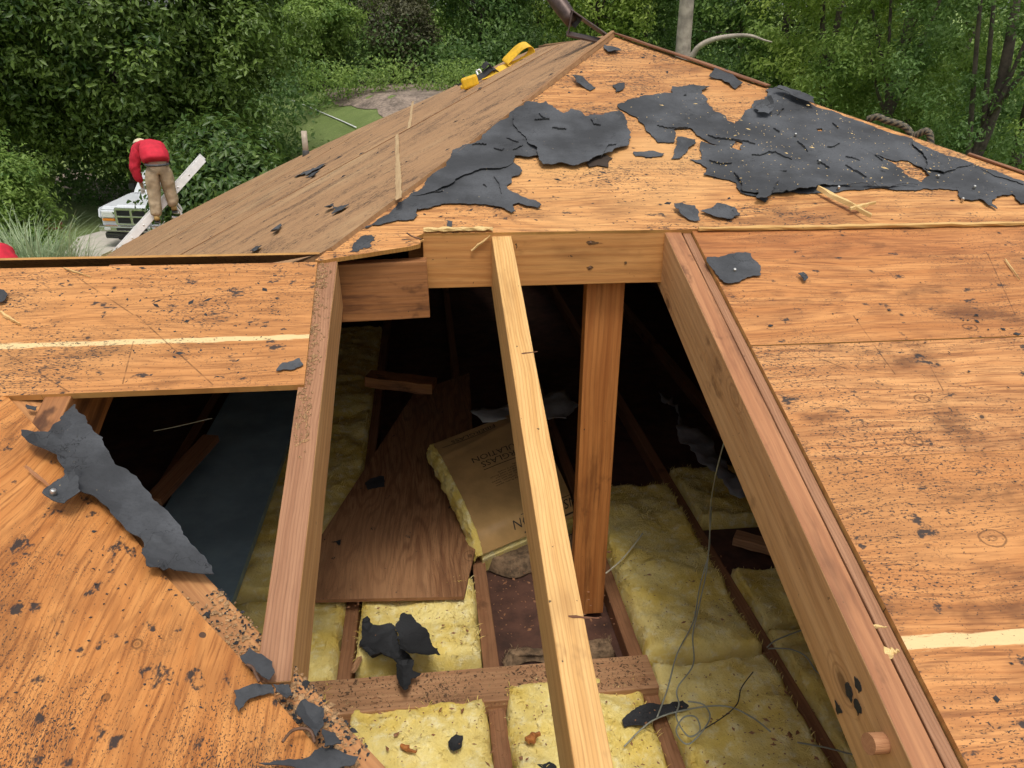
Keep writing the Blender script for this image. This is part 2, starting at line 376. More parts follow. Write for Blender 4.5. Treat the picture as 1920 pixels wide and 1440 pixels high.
M['right_ply_c'] = ply_mat('weathered_plywood_pale', (0.63, 0.32, 0.12), (0.48, 0.205, 0.066), O_D, speck=0.6, spots=0.6, blotch=0.6, nails=True, smudge=0.75, lines=[(*FRONT.px(*p, 0.016), *FRONT.px(*q, 0.016)) for p, q in (((1600, 590), (1680, 700)), ((1735, 665), (1770, 730)), ((1500, 655), (1590, 690)), ((1850, 470), (1905, 590)), ((1480, 1010), (1560, 1200)))], off=15.7, stripes=((0.897, 0.013),), knots_at=[(*FRONT.px(x, y, 0.016), r_) for x, y, r_ in ((1730, 745, .011), (1715, 826, .013), (1862, 1008, .017), (1820, 612, .012))])
M['strip_ply'] = ply_mat('weathered_plywood_strip', O_L, (0.48, 0.205, 0.06), (0.21, 0.077, 0.022), speck=0.8, spots=0.75, blotch=0.45, nails=True, smudge=0.6, lines=[(*FRONT.px(*p, 0.016), *FRONT.px(*q, 0.016)) for p, q in (((115, 500), (250, 590)), ((255, 590), (400, 722)), ((270, 560), (385, 548)), ((250, 640), (230, 720)), ((0, 655), (130, 735)))], off=7.7, stripes=((1.683, 0.009),))
M['near_ply'] = ply_mat('weathered_plywood_near', (0.62, 0.275, 0.08), (0.47, 0.175, 0.042), (0.22, 0.070, 0.017), speck=0.75, spots=1.0, blotch=0.5, off=2.9, dk=3.0, knots_at=[(*NEAR.px(x, y, 0.012), r_) for x, y, r_ in ((257, 1207, .006), (198, 1308, .004))])
M['left_ply'] = ply_mat('weathered_plywood_left', (0.445, 0.262, 0.125), (0.385, 0.215, 0.098), (0.19, 0.092, 0.042), speck=1.1, k=1.4, dk=0.6, cath=0.08, smudge=0.2, grain='v', spots=0.15, blotch=0.4, knots=False, off=5.1, speck_col=(0.06, 0.035, 0.02))
M['left_edge'] = lumber_mat('grey_plywood_edge', (0.34, 0.19, 0.085), (0.26, 0.13, 0.055), (0.12, 0.055, 0.025), knots=False, ring=400)
M['ply_edge'] = lumber_mat('plywood_edge', (0.62, 0.36, 0.12), (0.48, 0.23, 0.07), (0.22, 0.09, 0.03), knots=False, ring=400)
M['attic_ply'] = ply_mat('attic_plywood', (0.36, 0.19, 0.09), (0.25, 0.115, 0.05), (0.11, 0.045, 0.02), speck=0.05, grain='v', spots=0.0, blotch=0.35, cath=0.5, smudge=0.3, off=3.0)
M['header'] = lumber_mat('header_lumber', (0.55, 0.275, 0.092), (0.44, 0.195, 0.058), (0.22, 0.082, 0.025), ring=45, off=0.6, stain=0.45)
M['rafter_new'] = lumber_mat('pale_lumber', (0.68, 0.425, 0.165), (0.55, 0.30, 0.098), (0.33, 0.145, 0.042), ring=150, off=2.2, stain=0.42, line=0.8)
M['rafter_left'] = lumber_mat('grey_pink_lumber', (0.36, 0.185, 0.098), (0.275, 0.13, 0.065), (0.13, 0.055, 0.027), ring=170, off=3.2, stain=0.35, line=0.8)
M['rafter_right'] = lumber_mat('weathered_lumber', (0.44, 0.205, 0.092), (0.33, 0.14, 0.062), (0.15, 0.058, 0.030), ring=60, off=5.0, stain=0.7, line=0.5)
M['side_right'] = lumber_mat('tan_weathered_lumber_lit', (0.63, 0.375, 0.175), (0.50, 0.275, 0.115), (0.24, 0.105, 0.042), ring=40, off=5.5, stain=0.6, line=0.5)  # tan rafter side, colour brightened to make up for the shade on it
M['side_left'] = lumber_mat('golden_lumber', (0.61, 0.345, 0.15), (0.48, 0.245, 0.095), (0.25, 0.105, 0.04), ring=40, off=3.7, stain=0.4, line=0.5)
M['lip'] = lumber_mat('split_ply_lip', (0.66, 0.43, 0.17), (0.54, 0.31, 0.10), (0.30, 0.14, 0.04), knots=False, ring=300)
M['post'] = lumber_mat('red_lumber', (0.52, 0.21, 0.06), (0.37, 0.13, 0.034), (0.14, 0.042, 0.014), ring=70, off=8.0, stain=0.7)
M['blocking'] = lumber_mat('stained_lumber', (0.37, 0.165, 0.06), (0.26, 0.105, 0.036), (0.10, 0.036, 0.018), ring=50, off=9.0, stain=0.95)
M['joist'] = lumber_mat('old_joist_lumber', (0.31, 0.155, 0.075), (0.23, 0.105, 0.05), (0.11, 0.045, 0.022), ring=80, off=1.0, stain=0.5)
M['crossbeam'] = lumber_mat('dirty_lumber', (0.42, 0.235, 0.12), (0.34, 0.175, 0.085), (0.16, 0.075, 0.035), ring=60, off=6.0, stain=0.5)
M['valley'] = lumber_mat('valley_lumber', (0.50, 0.25, 0.095), (0.40, 0.175, 0.065), (0.20, 0.075, 0.03), ring=100, off=6.6, stain=0.6)
M['hipboard'] = lumber_mat('red_brown_lumber', (0.28, 0.13, 0.065), (0.19, 0.08, 0.04), (0.08, 0.03, 0.016), ring=90, off=4.6, stain=0.6)
M['felt'] = felt_mat('tar_paper')
M['felt_black'] = felt_mat('black_tar_paper', (0.018, 0.019, 0.021), speck=False)
M['felt_brown'] = simple_mat('tar_paper_underside', (0.035, 0.022, 0.014), 0.9, var=0.5, sc=40)
M['insul'] = [insul_mat('glass_wool_a', 0.0, dirt=0.5), insul_mat('glass_wool_b', 3.3, dirt=1.0), insul_mat('glass_wool_c', 7.1, dirt=0.2)]
M['kraft'] = simple_mat('kraft_paper', (0.43, 0.26, 0.10), 0.42, var=0.22, sc=14, bump=0.003, spec=0.5)
M['ink'] = simple_mat('black_ink', (0.035, 0.025, 0.018), 0.8, var=0.2)
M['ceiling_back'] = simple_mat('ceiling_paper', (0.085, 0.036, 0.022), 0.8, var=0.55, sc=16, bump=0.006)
M['blue_board'] = simple_mat('blue_grey_board', (0.20, 0.29, 0.33), 0.6, var=0.3, sc=6)
M['board_edge'] = simple_mat('pale_board_edge', (0.26, 0.36, 0.36), 0.6, var=0.25, sc=20)
M['plastic'] = simple_mat('grey_plastic_film', (0.30, 0.30, 0.29), 0.35, var=0.35, sc=12, bump=0.01)
M['duct'] = simple_mat('grey_duct_wrap', (0.22, 0.22, 0.23), 0.5, var=0.4, sc=10, bump=0.01)
M['wire'] = simple_mat('grey_wire', (0.26, 0.27, 0.22), 0.5, var=0.3)
M['wire_pale'] = simple_mat('pale_wire', (0.62, 0.58, 0.45), 0.5, var=0.2)
M['splinter'] = lumber_mat('split_pine', (0.75, 0.55, 0.26), (0.64, 0.43, 0.17), (0.42, 0.24, 0.08), knots=False, ring=300)
M['sawdust'] = simple_mat('wood_crumbs', (0.42, 0.25, 0.12), 0.9, var=0.7, sc=120, coords='Generated')
M['sawdust2'] = simple_mat('dark_wood_crumbs', (0.13, 0.07, 0.035), 0.9, var=0.7, sc=120, coords='Generated')
M['crumbs'] = simple_mat('tar_crumbs', (0.03, 0.031, 0.034), 0.9, var=0.4, sc=60)
M['steel'] = simple_mat('nail_steel', (0.50, 0.50, 0.48), 0.4, 0.9, var=0.2)
M['rust'] = simple_mat('rusty_nail', (0.16, 0.085, 0.05), 0.7, 0.3, var=0.5, sc=80)
M['alu'] = simple_mat('aluminium', (0.82, 0.82, 0.81), 0.4, 0.15, var=0.12, sc=12)
M['bronze'] = simple_mat('dark_brown_metal', (0.10, 0.068, 0.058), 0.45, 0.5, var=0.45, sc=30)
M['yellow'] = simple_mat('yellow_webbing', (0.72, 0.43, 0.012), 0.55, var=0.2, sc=60, bump=0.001)
M['black_web'] = simple_mat('black_webbing', (0.02, 0.02, 0.022), 0.7, var=0.3, sc=60)
M['rope'] = None
M['pvc'] = simple_mat('grey_vent_pipe', (0.40, 0.33, 0.25), 0.6, var=0.3, sc=25)
M['lead'] = simple_mat('dark_flashing', (0.07, 0.07, 0.07), 0.7, var=0.3, sc=25)
M['dowel'] = lumber_mat('dowel_wood', (0.42, 0.21, 0.10), (0.33, 0.15, 0.07), (0.18, 0.07, 0.03), knots=False, ring=200)

# ------------------------------------------------------------------ geometry helpers
def inside(poly, pts):
    P = np.asarray(poly, float); x, y = pts[:, 0], pts[:, 1]
    c = np.zeros(len(pts), bool); n = len(P); j = n-1
    for i in range(n):
        xi, yi = P[i]; xj, yj = P[j]
        m = ((yi > y) != (yj > y)) & (x < (xj-xi)*(y-yi)/((yj-yi) + 1e-15) + xi)
        c ^= m; j = i
    return c
def seg_dist(poly, pts):
    P = np.asarray(poly, float); Q = np.roll(P, -1, 0); d = np.full(len(pts), 1e9)
    for a, b in zip(P, Q):
        ab = b-a; t = np.clip(((pts-a)@ab)/(ab@ab + 1e-15), 0, 1)
        d = np.minimum(d, np.hypot(*(pts-(a+t[:, None]*ab)).T))
    return d
def roughen(poly, seg, amp, seed=0):
    rr = random.Random(seed); P = [Vector((p[0], p[1])) for p in poly]
    while True:
        out = []; did = False
        for i, a in enumerate(P):
            b = P[(i+1) % len(P)]; out.append(a); L = (b-a).length
            if L > seg:
                n = Vector((-(b-a).y, (b-a).x)); out.append((a+b)/2 + n*rr.uniform(-amp, amp)); did = True
        P = out
        if not did: break
    return [(p.x, p.y) for p in P]
def cdt(poly, holes=(), spacing=None, seed=0):
    rr = random.Random(seed); V = [Vector(p) for p in poly]; E = [(i, (i+1) % len(poly)) for i in range(len(poly))]
    for h in holes:
        k = len(V); V += [Vector(p) for p in h]; E += [(k+i, k+(i+1) % len(h)) for i in range(len(h))]
    if spacing:
        P = np.asarray(poly); lo, hi = P.min(0), P.max(0)
        gx, gy = np.meshgrid(np.arange(lo[0], hi[0], spacing), np.arange(lo[1], hi[1], spacing))
        pts = np.c_[gx.ravel(), gy.ravel()] + NP.uniform(-.35, .35, (gx.size, 2))*spacing
        ok = inside(poly, pts) & (seg_dist(poly, pts) > spacing*0.45)
        for h in holes: ok &= ~inside(h, pts)
        V += [Vector(p) for p in pts[ok]]
    vs, es, fs, *_ = delaunay_2d_cdt(V, E, [], 0, 1e-6)
    vs = np.array([tuple(v) for v in vs]); fs = np.array([f for f in fs if len(f) == 3])
    c = vs[fs].mean(1); ok = inside(poly, c)
    for h in holes: ok &= ~inside(h, c)
    fs = fs[ok]
    a, b, d = vs[fs[:, 0]], vs[fs[:, 1]], vs[fs[:, 2]]
    cr = (b[:, 0]-a[:, 0])*(d[:, 1]-a[:, 1])-(b[:, 1]-a[:, 1])*(d[:, 0]-a[:, 0])
    fs = fs[np.abs(cr) > 1e-12]; cr = cr[np.abs(cr) > 1e-12]
    fs[cr < 0] = fs[cr < 0][:, ::-1]
    return vs, fs
def plate(name, frame, poly, thick, mat, parent=None, lift=0.0, holes=(), spacing=None, hfun=None, smooth=False, seed=0, edge_mat=None, uvshift=(0, 0)):
    """A sheet of real thickness lying on a plane: top surface at lift (+hfun), bottom thick below it."""
    vs, fs = cdt(poly, holes, spacing, seed)
    used = np.unique(fs); remap = -np.ones(len(vs), int); remap[used] = np.arange(len(used)); vs = vs[used]; fs = remap[fs]
    h = np.full(len(vs), lift)
    if hfun is not None: h = h + hfun(vs)
    n = len(vs)
    top = [frame.at(u, v, hh) for (u, v), hh in zip(vs, h)]
    bot = [frame.at(u, v, hh-thick) for (u, v), hh in zip(vs, h)]
    faces = [tuple(int(i) for i in f) for f in fs] + [tuple(int(i)+n for i in f[::-1]) for f in fs]
    cnt = {}
    for f in fs:
        for a, b in ((f[0], f[1]), (f[1], f[2]), (f[2], f[0])): cnt[(int(a), int(b))] = 1
    side0 = len(faces)
    for (a, b) in cnt:
        if (b, a) not in cnt: faces.append((b, a, a+n, b+n))
    uv = np.vstack([vs, vs]) + np.array(uvshift)
    me = mesh_from(name, top+bot, faces, uv)
    o = link(name, me, [mat] + ([edge_mat] if edge_mat else []), parent, smooth)
    if edge_mat or smooth:
        for p in me.polygons[side0:]:
            if edge_mat: p.material_index = 1
            p.use_smooth = False
    return o
def beam(name, p0, p1, w, h, mat, parent=None, bev=0.0025, side=None, label=None, wobble=0.0, seg=1, center=False, top=None):
    """Lumber whose top centre line runs p0 -> p1; UV u is the length in metres."""
    p0, p1 = Vector(p0), Vector(p1); ax = (p1-p0); L = ax.length; ax.normalize()
    s = Vector(side).normalized() if side is not None else ax.cross(Vector((0, 0, 1))).normalized()
    up = s.cross(ax).normalized()
    bm = bmesh.new()
    vs = []
    for i in range(seg+1):
        t = L*i/seg
        for (a, b) in ((-w/2, 0), (w/2, 0), (w/2, -h), (-w/2, -h)):
            if center: b += h/2
            vs.append(bm.verts.new((t, a+rnd.uniform(-wobble, wobble), b+rnd.uniform(-wobble, wobble))))
    for i in range(seg):
        for k in range(4):
            a, b = 4*i+k, 4*i+(k+1) % 4
            bm.faces.new((vs[a], vs[a+4], vs[b+4], vs[b]))
    bm.faces.new(vs[:4]); bm.faces.new(vs[-4:][::-1])
    bmesh.ops.recalc_face_normals(bm, faces=bm.faces[:])
    if bev:
        bmesh.ops.bevel(bm, geom=[e for e in bm.edges if len(e.link_faces) == 2 and e.calc_face_angle() > 0.6], offset=bev, segments=2, affect='EDGES', profile=0.5)
    bm.normal_update()
    if top:
        for f in bm.faces:
            if f.normal.z > 0.72: f.material_index = 1
    ul = bm.loops.layers.uv.new('UVMap'); o1 = rnd.uniform(0, 3)
    for f in bm.faces:
        n = f.normal
        for l in f.loops:
            c = l.vert.co
            if abs(n.x) > 0.8: l[ul].uv = (c.y*0.3+o1, c.z+0.9)
            elif abs(n.z) >= abs(n.y): l[ul].uv = (c.x+o1, c.y)
            else: l[ul].uv = (c.x+o1, c.z+0.41)
    Mx = Matrix((( ax.x, s.x, up.x, p0.x), (ax.y, s.y, up.y, p0.y), (ax.z, s.z, up.z, p0.z), (0, 0, 0, 1)))
    bm.transform(Mx)
    if Mx.to_3x3().determinant() < 0: bmesh.ops.reverse_faces(bm, faces=bm.faces[:])
    o = link(name, bm_mesh(name, bm), [mat, top] if top else mat, parent)
    if label: o['label'] = label
    return o
def tube(name, pts, rad, mat, parent=None, sides=8, smooth=True, closed_ends=True, sub=0):
    """Round bar along a polyline (rad: number or one per point); sub > 0 smooths the path (Catmull-Rom)."""
    P = [Vector(p) for p in pts]; Rr = list(rad) if hasattr(rad, '__len__') else [rad]*len(P)
    if sub:
        Q, QR = [], []
        for i in range(len(P)-1):
            a, b, c, d = P[max(i-1, 0)], P[i], P[i+1], P[min(i+2, len(P)-1)]
            for k in range(sub):
                t = k/sub
                Q.append(0.5*((2*b)+(c-a)*t+(2*a-5*b+4*c-d)*t*t+(3*b-a-3*c+d)*t**3)); QR.append(Rr[i]*(1-t)+Rr[i+1]*t)
        P, Rr = Q+[P[-1]], QR+[Rr[-1]]
    vs, fs = [], []
    ref = Vector((0.13, 0.27, 0.95))
    for i, p in enumerate(P):
        t = (P[min(i+1, len(P)-1)]-P[max(i-1, 0)]).normalized()
        a = t.cross(ref)
        if a.length < 0.05: a = t.cross(Vector((1, 0, 0)))
        a.normalize(); b = t.cross(a)
        for k in range(sides):
            th = 2*math.pi*k/sides; vs.append(p + (a*math.cos(th)+b*math.sin(th))*Rr[i])
    for i in range(len(P)-1):
        for k in range(sides):
            k2 = (k+1) % sides
            fs.append((i*sides+k, i*sides+k2, (i+1)*sides+k2, (i+1)*sides+k))
    if closed_ends:
        fs.append(tuple(range(sides))[::-1]); fs.append(tuple(len(vs)-sides+k for k in range(sides)))
    uv = [(0.1*(i//sides), (i % sides)*0.01) for i in range(len(vs))]
    return link(name, mesh_from(name, vs, fs, uv), mat, parent, smooth)
def ribbon(name, pts, wdir, w, t, mat, parent=None, sub=6):
    """A flat strap of width w along a path; wdir is the across direction."""
    P = [Vector(p) for p in pts]; Q = []
    for i in range(len(P)-1):
        a, b, c, d = P[max(i-1, 0)], P[i], P[i+1], P[min(i+2, len(P)-1)]
        for k in range(sub):
            s = k/sub; Q.append(0.5*((2*b)+(c-a)*s+(2*a-5*b+4*c-d)*s*s+(3*b-a-3*c+d)*s**3))
    Q.append(P[-1]); W = Vector(wdir).normalized(); vs, fs = [], []
    for i, p in enumerate(Q):
        tg = (Q[min(i+1, len(Q)-1)]-Q[max(i-1, 0)]).normalized(); n = tg.cross(W).normalized()
        for a, b in ((-1, -1), (1, -1), (1, 1), (-1, 1)): vs.append(p+W*(a*w/2)+n*(b*t/2))
    for i in range(len(Q)-1):
        for k in range(4): fs.append((4*i+k, 4*i+(k+1) % 4, 4*i+4+(k+1) % 4, 4*i+4+k))
    fs += [(3, 2, 1, 0), tuple(len(vs)-4+k for k in range(4))]
    me = mesh_from(name, vs, fs); bm = bmesh.new(); bm.from_mesh(me); bmesh.ops.recalc_face_normals(bm, faces=bm.faces[:]); bm.to_mesh(me); bm.free()
    return link(name, me, mat, parent)
def fnoise(vs, freq, seed=0.0):
    return np.array([mnoise.noise(Vector((u*freq+seed, v*freq-seed, seed*1.7))) for u, v in vs])

# ------------------------------------------------------------------ terrain
CY, SY = math.cos(YAW), math.sin(YAW)
def terrain(x, y):
    d = x*SY + y*CY; r = x*CY - y*SY
    st = 24.5 + max(0.0, min(9.0, (-5.0-r)*1.0))
    a = max(0.0, d-st); z = 0.36*a if a < 10 else 3.6+0.035*(a-10)
    z *= min(1.0, a/3.0) if a < 3 else 1.0
    z += 0.10*mnoise.noise(Vector((x*0.25, y*0.25, 0)))
    if d > 110: z += 0.05*(d-110)
    return z*1.0
def fT(px, py):                             # photo pixel -> point on the terrain
    d = ray(px, py); k = 8.0
    while k < 150:
        p = CAM + d*k
        if p.z <= terrain(p.x, p.y): return p
        k += 0.1
    return CAM + d*k
def build_ground():
    def grid(lo, hi, n, p): 
        t = np.linspace(-1, 1, n); return np.sign(t)*np.abs(t)**p*(hi-lo)/2 + (hi+lo)/2
    xs = grid(-260, 260, 150, 2.2); ys = grid(-200, 320, 150, 2.0)+ -30
    vs = [(x, y, terrain(x, y) - 0.0) for y in ys for x in xs]; n = len(xs)
    fs = [(j*n+i, j*n+i+1, (j+1)*n+i+1, (j+1)*n+i) for j in range(len(ys)-1) for i in range(n-1)]
    m, nt, b = new_mat('lawn'); g = NG(nt); tc = g.n('ShaderNodeTexCoord'); v = tc.outputs['Object']
    n1 = g.noise(v, (0.5, 0.5, 0.5), 4, 0.6); n2 = g.noise(v, (14, 14, 14), 4, 0.7); n3 = g.noise(v, (60, 60, 60), 2, 0.7)
    c = g.mix(g.step(n1, 0.35, 0.65), (0.20, 0.275, 0.065), (0.28, 0.36, 0.105))
    c = g.mix(g.math('MULTIPLY', g.step(n2, 0.40, 0.7), 0.5), c, (0.085, 0.14, 0.032))
    c = g.mix(g.math('MULTIPLY', g.step(n3, 0.55, 0.75), 0.45), c, (0.30, 0.32, 0.13))
    g.l(c, b.inputs['Base Color']); b.inputs['Roughness'].default_value = 0.9; n4 = g.noise(v, (130, 130, 130), 3, 0.75); n5 = g.noise(v, (1.7, 1.7, 1.7), 5, 0.7); c = g.mix(g.math('MULTIPLY', g.step(n5, 0.48, 0.66), 0.5), c, (0.17, 0.23, 0.065)); n6 = g.noise(v, (5, 5, 5), 4, 0.7, off=(3, 3, 0)); c = g.mix(g.math('MULTIPLY', g.step(n6, 0.55, 0.72), 0.5), c, (0.33, 0.34, 0.15)); c = g.mix(g.math('MULTIPLY', g.step(n4, 0.42, 0.62), 0.4), c, (0.10, 0.155, 0.04)); g.l(c, b.inputs['Base Color'])
    g.bump(g.math('ADD', n3, n4), 0.8, 0.06, b)
    o = link('ground', mesh_from('ground', vs, fs), m, None, True); tag(o, 'sloping green lawn rising into a grass bank behind the house', 'lawn', kind='structure')
build_ground()
def drape(name, poly, lift, mat, label, cat, seed=1, spacing=0.5, rough=0.12):
    pl = roughen(poly, 0.8, rough, seed); vs, fs = cdt(pl, (), spacing, seed)
    V = [(x, y, terrain(x, y)+lift) for x, y in vs]
    o = link(name, mesh_from(name, V, [tuple(int(i) for i in f) for f in fs], vs), mat, None, True)
    return tag(o, label, cat, kind='structure')
def tp(*pxs): return [tuple(fT(x, y).xy) for x, y in pxs]
m_conc = simple_mat('concrete', (0.50, 0.46, 0.40), 0.9, var=0.15, sc=3, bump=0.002)
m_mulch = simple_mat('mulch', (0.24, 0.185, 0.145), 0.95, var=0.6, sc=9, bump=0.03)
o = plate('driveway', Frame((0, 0, 0), (1, 0, 0), (0, 1, 0)), [tuple(fZ(*q, 0).xy) for q in ((90, 520), (148, 452), (205, 437), (330, 432), (470, 470), (380, 560))], 0.1, m_conc, None, lift=0.12)
tag(o, 'pale concrete driveway the pickup truck stands on', 'driveway', kind='structure')
drape('mulch_bed', tp((96, 338), (125, 320), (180, 330), (330, 365), (330, 385), (215, 388), (160, 372)), 0.06, m_mulch, 'brown mulch bed under the big left tree', 'mulch bed')
drape('mulch_bank', tp((575, 168), (600, 150), (760, 150), (940, 150), (940, 245), (770, 240), (720, 222), (670, 204), (622, 187)), 0.03, m_mulch, 'bare brown earth bank above the grass slope', 'mulch bed', 3)
o = tube('irrigation_pipe', [fT(x, y)+Vector((0, 0, 0.08)) for x, y in ((548, 192), (575, 202), (600, 213), (640, 230), (668, 243))], 0.026, M['alu'], sub=4)
tag(o, 'thin pale pipe running down the grass bank', 'pipe')
# ------------------------------------------------------------------ the house
house = empty('house', (0, 3.0, 0), 'hip roofed house with its roof stripped to plywood and a hole opened in it', 'house')
TH = 0.016
def hipL(v_xy_t): return (AX - v_xy_t*S1/S2, AY - v_xy_t)
def fuv(X, Y): return (X, Y*math.sqrt(1+S1*S1))     # front-plane u,v from plan X,Y
def luv(X, Y): return (-Y, (X-AX)*math.sqrt(1+S2*S2))
# -- near hip slope above the hole (ply lies ~30 mm above the rafters)
HL = 0.018
p_brk = [FRONT.px(x, y, HL) for x, y in ((600, 489), (640, 481), (690, 473), (740, 466), (770, 462), (789, 457), (790, 449), (778, 446), (793, 438))]
p_brk = [p_brk[0]] + [(u+rnd.uniform(-.002, .002), v+rnd.uniform(-.004, .004)) for u, v in p_brk[1:-1]] + [p_brk[-1]]
p_seam = [FRONT.px(x, y, HL) for x, y in ((1290, 430), (1920, 418))]
rH = lambda t: fuv(AX + t*S1/S3, AY - t)
poly = p_brk + p_seam + [(6.4, p_seam[1][1]), rH(5.0)]
# cut right end along the right hip
vseam = p_seam[1][1]; yseam = vseam/math.sqrt(1+S1*S1); xr = AX + (AY-yseam)*S1/S3
poly = [(p_brk[0][0]-0.012, p_brk[0][1]+0.003)] + p_brk + [p_seam[0], (xr, vseam), fuv(AX, AY), (fuv(AX, AY)[0]-0.02, fuv(AX, AY)[1])]
def hf_hip(vs):
    h = 0.002*fnoise(vs, 2.0, 3.0)
    k = np.clip((-vs[:, 0]-0.0)/0.25, 0, 1)*np.clip((2.25-vs[:, 1])/0.25, 0, 1)
    return h + 0.0*k
plate('roof_sheathing', FRONT, poly, 0.012, M['hip_ply'], house, lift=HL, spacing=0.12, hfun=hf_hip, edge_mat=M['ply_edge'])['label'] = 'orange plywood of the near hip slope carrying torn tar paper'
# lower right panel: the courses below, down past the frame
eY = [(1.0, 1)]
sheet_v = [FRONT.px(1600, y, TH)[1] for y in (640, 858)]
ux_edge = lambda v: 0.705
cuts = [vseam+0.004, FRONT.px(1400, 484, TH)[1], sheet_v[0], sheet_v[1], 0.15, -1.75]
for i in range(len(cuts)-1):
    a, b_ = cuts[i]-0.0012, cuts[i+1]+0.0012
    plate('roof_sheathing', FRONT, [(0.706, b_), (4.9, b_), (4.9, a), (0.706, a)], 0.013, M[('right_ply_b', 'right_ply', 'right_ply_c', 'right_ply', 'right_ply_b')[i]], house, lift=TH+(0.0, 0.0015, 0, 0.002, 0.0005)[i] - 0.0035, edge_mat=M['ply_edge'])['label'] = 'orange plywood course right of the hole'
# pale split lip of the upper sheet along the seam
lip = [fY(x, y, yseam-0.006) for x, y in ((1300, 431), (1500, 427), (1700, 423), (1920, 419))]
beam('sheathing_lip', FRONT.at(0.72, vseam-0.006, HL-0.002), FRONT.at(xr-0.1, vseam-0.006, HL-0.002), 0.010, 0.009, M['lip'], house, bev=0.002, side=(0, 1, 0.37), seg=30, wobble=0.0018)
# right slope
RIGHT = Frame((AX, 0, AZ), (0, 1, 0), (-1, 0, S3))
ruv = lambda X, Y: (Y, -(X-AX)*math.sqrt(1+S3*S3))
tt = 5.2
plate('roof_sheathing', RIGHT, [ruv(AX, AY), ruv(AX+tt*S1/S3, AY-tt), ruv(AX+tt*S1/S3+0.001, AY+1.9+tt), ruv(AX, AY+1.9)], 0.02, M['left_ply'], house, lift=HL)
bk3 = [Vector((AX, AY+1.9, AZ+0.0)), Vector((AX+5.2*S1/S3, AY+1.9+5.2, AZ-5.2*S1)), Vector((-6.2, 15.2, CZ-3.5))]
link('roof_sheathing', mesh_from('roof_sheathing', bk3+[q-Vector((0, 0, 0.03)) for q in bk3], [(0, 1, 2), (5, 4, 3), (0, 3, 4, 1), (1, 4, 5, 2), (2, 5, 3, 0)]), M['left_ply'], house)
# left slope: ridge, far hip, left eave, near cut
RID = 1.98
XE = -4.75
farY = lambda X: AY+RID + (AX-X)*1.335
far_px = [(1000, 93), (940, 118), (870, 153), (790, 190), (700, 229), (630, 261), (560, 294), (450, 347), (330, 408), (250, 449), (200, 478)]
far = [LEFT.px(x, y, 0.02) for x, y in far_px]
poly = [luv(*hipL(0))] + far + [(far[-1][0]+0.0, far[-1][1]-0.8), (-2.9, far[-1][1]-0.8), luv(-1.0, 1.95), luv(*hipL(AY-1.87))]
hx = hipL(AY-1.90)
poly = [(luv(AX, AY)[0]+0.02, 0.012)] + far + [(far[-1][0], far[-1][1]-0.9), luv(-4.6, 3.0), luv(-1.6, 1.95), (luv(*hx)[0]+0.02, luv(*hx)[1]+0.008)]
def hf_left(vs): return 0.004*fnoise(vs, 1.3, 1.0) + 0.002*fnoise(vs, 6, 2.0)
# two sheets of the left slope so that butt seams show
plate('roof_sheathing', LEFT, poly, 0.012, M['left_ply'], house, lift=HL+0.003, spacing=0.35, hfun=hf_left, edge_mat=M['left_edge'])['label'] = 'brown weathered plywood of the long left slope'
# seams of the left slope: narrow raised sheet edges
for Yq in (4.25, 6.65):
    x0 = max(-4.0, -0.4-(Yq-4.25)*0.5); x1 = min(AX-0.05, AX-(Yq-(AY+RID))/1.335-0.05)
    a, b_ = luv(x0-2.0, Yq), luv(x1, Yq)
    plate('sheathing_joint', LEFT, [(a[0], a[1]), (a[0]+0.006, a[1]), (b_[0]+0.006, b_[1]), (b_[0], b_[1])], 0.003, M['left_edge'], house, lift=HL+0.0062)
# clean strips where a batten lay
m_strip = lumber_mat('clean_strip_wood', (0.54, 0.39, 0.21), (0.43, 0.28, 0.14), (0.28, 0.16, 0.075), knots=False, ring=200)
for (a, b_) in (((748, 372), (744, 252)), ((767, 240), (774, 190))):
    q0, q1 = LEFT.px(*a, HL+0.006), LEFT.px(*b_, HL+0.006); w = 0.011
    nn = 70; e1_ = [(q0[0]+(q1[0]-q0[0])*i/nn, q0[1]+(q1[1]-q0[1])*i/nn) for i in range(nn+1)]
    pl = [(u, v-w*rnd.uniform(.65, 1.1)) for u, v in e1_] + [(u, v+w*rnd.uniform(.65, 1.1)) for u, v in e1_[::-1]]
    plate('clean_strip', LEFT, pl, 0.0015, m_strip, house, lift=HL+0.0062)['label'] = 'pale clean strip of wood on the left slope'
for (a, b_) in (((335, 448), (505, 348)), ((300, 455), (330, 440))):
    q0, q1 = LEFT.px(*a, HL+0.006), LEFT.px(*b_, HL+0.006); w = 0.012
    plate('clean_strip', LEFT, roughen([(q0[0]-w, q0[1]), (q0[0]+w, q0[1]), (q1[0]+w, q1[1]), (q1[0]-w, q1[1])], 0.15, 0.012, 6), 0.0015, m_strip, house, lift=HL+0.0062)
# hip and ridge boards
def hp(t, s=1, h=0.0):
    X = AX - t*S1/S2 if s < 0 else AX + t*S1/S3
    return Vector((X, AY-t, front_z(AY-t)+h))
beam('hip_board', hp(0.01, 1, 0.022), hp(0.50, 1, 0.020), 0.035, 0.008, M['hipboard'], house, seg=8, wobble=0.0015)
beam('hip_board', hp(1.0, 1, 0.018), hp(1.35, 1, 0.016), 0.018, 0.008, M['hipboard'], house, seg=8, wobble=0.0015)
beam('ridge_board', (AX, AY+0.03, AZ+0.010), (AX, AY+RID, AZ+0.010), 0.03, 0.02, M['left_edge'], house)
beam('hip_board', hp(0.0, -1, 0.026), hp(0.62, -1, 0.016), 0.016, 0.010, M['left_edge'], house, seg=8, wobble=0.0015)
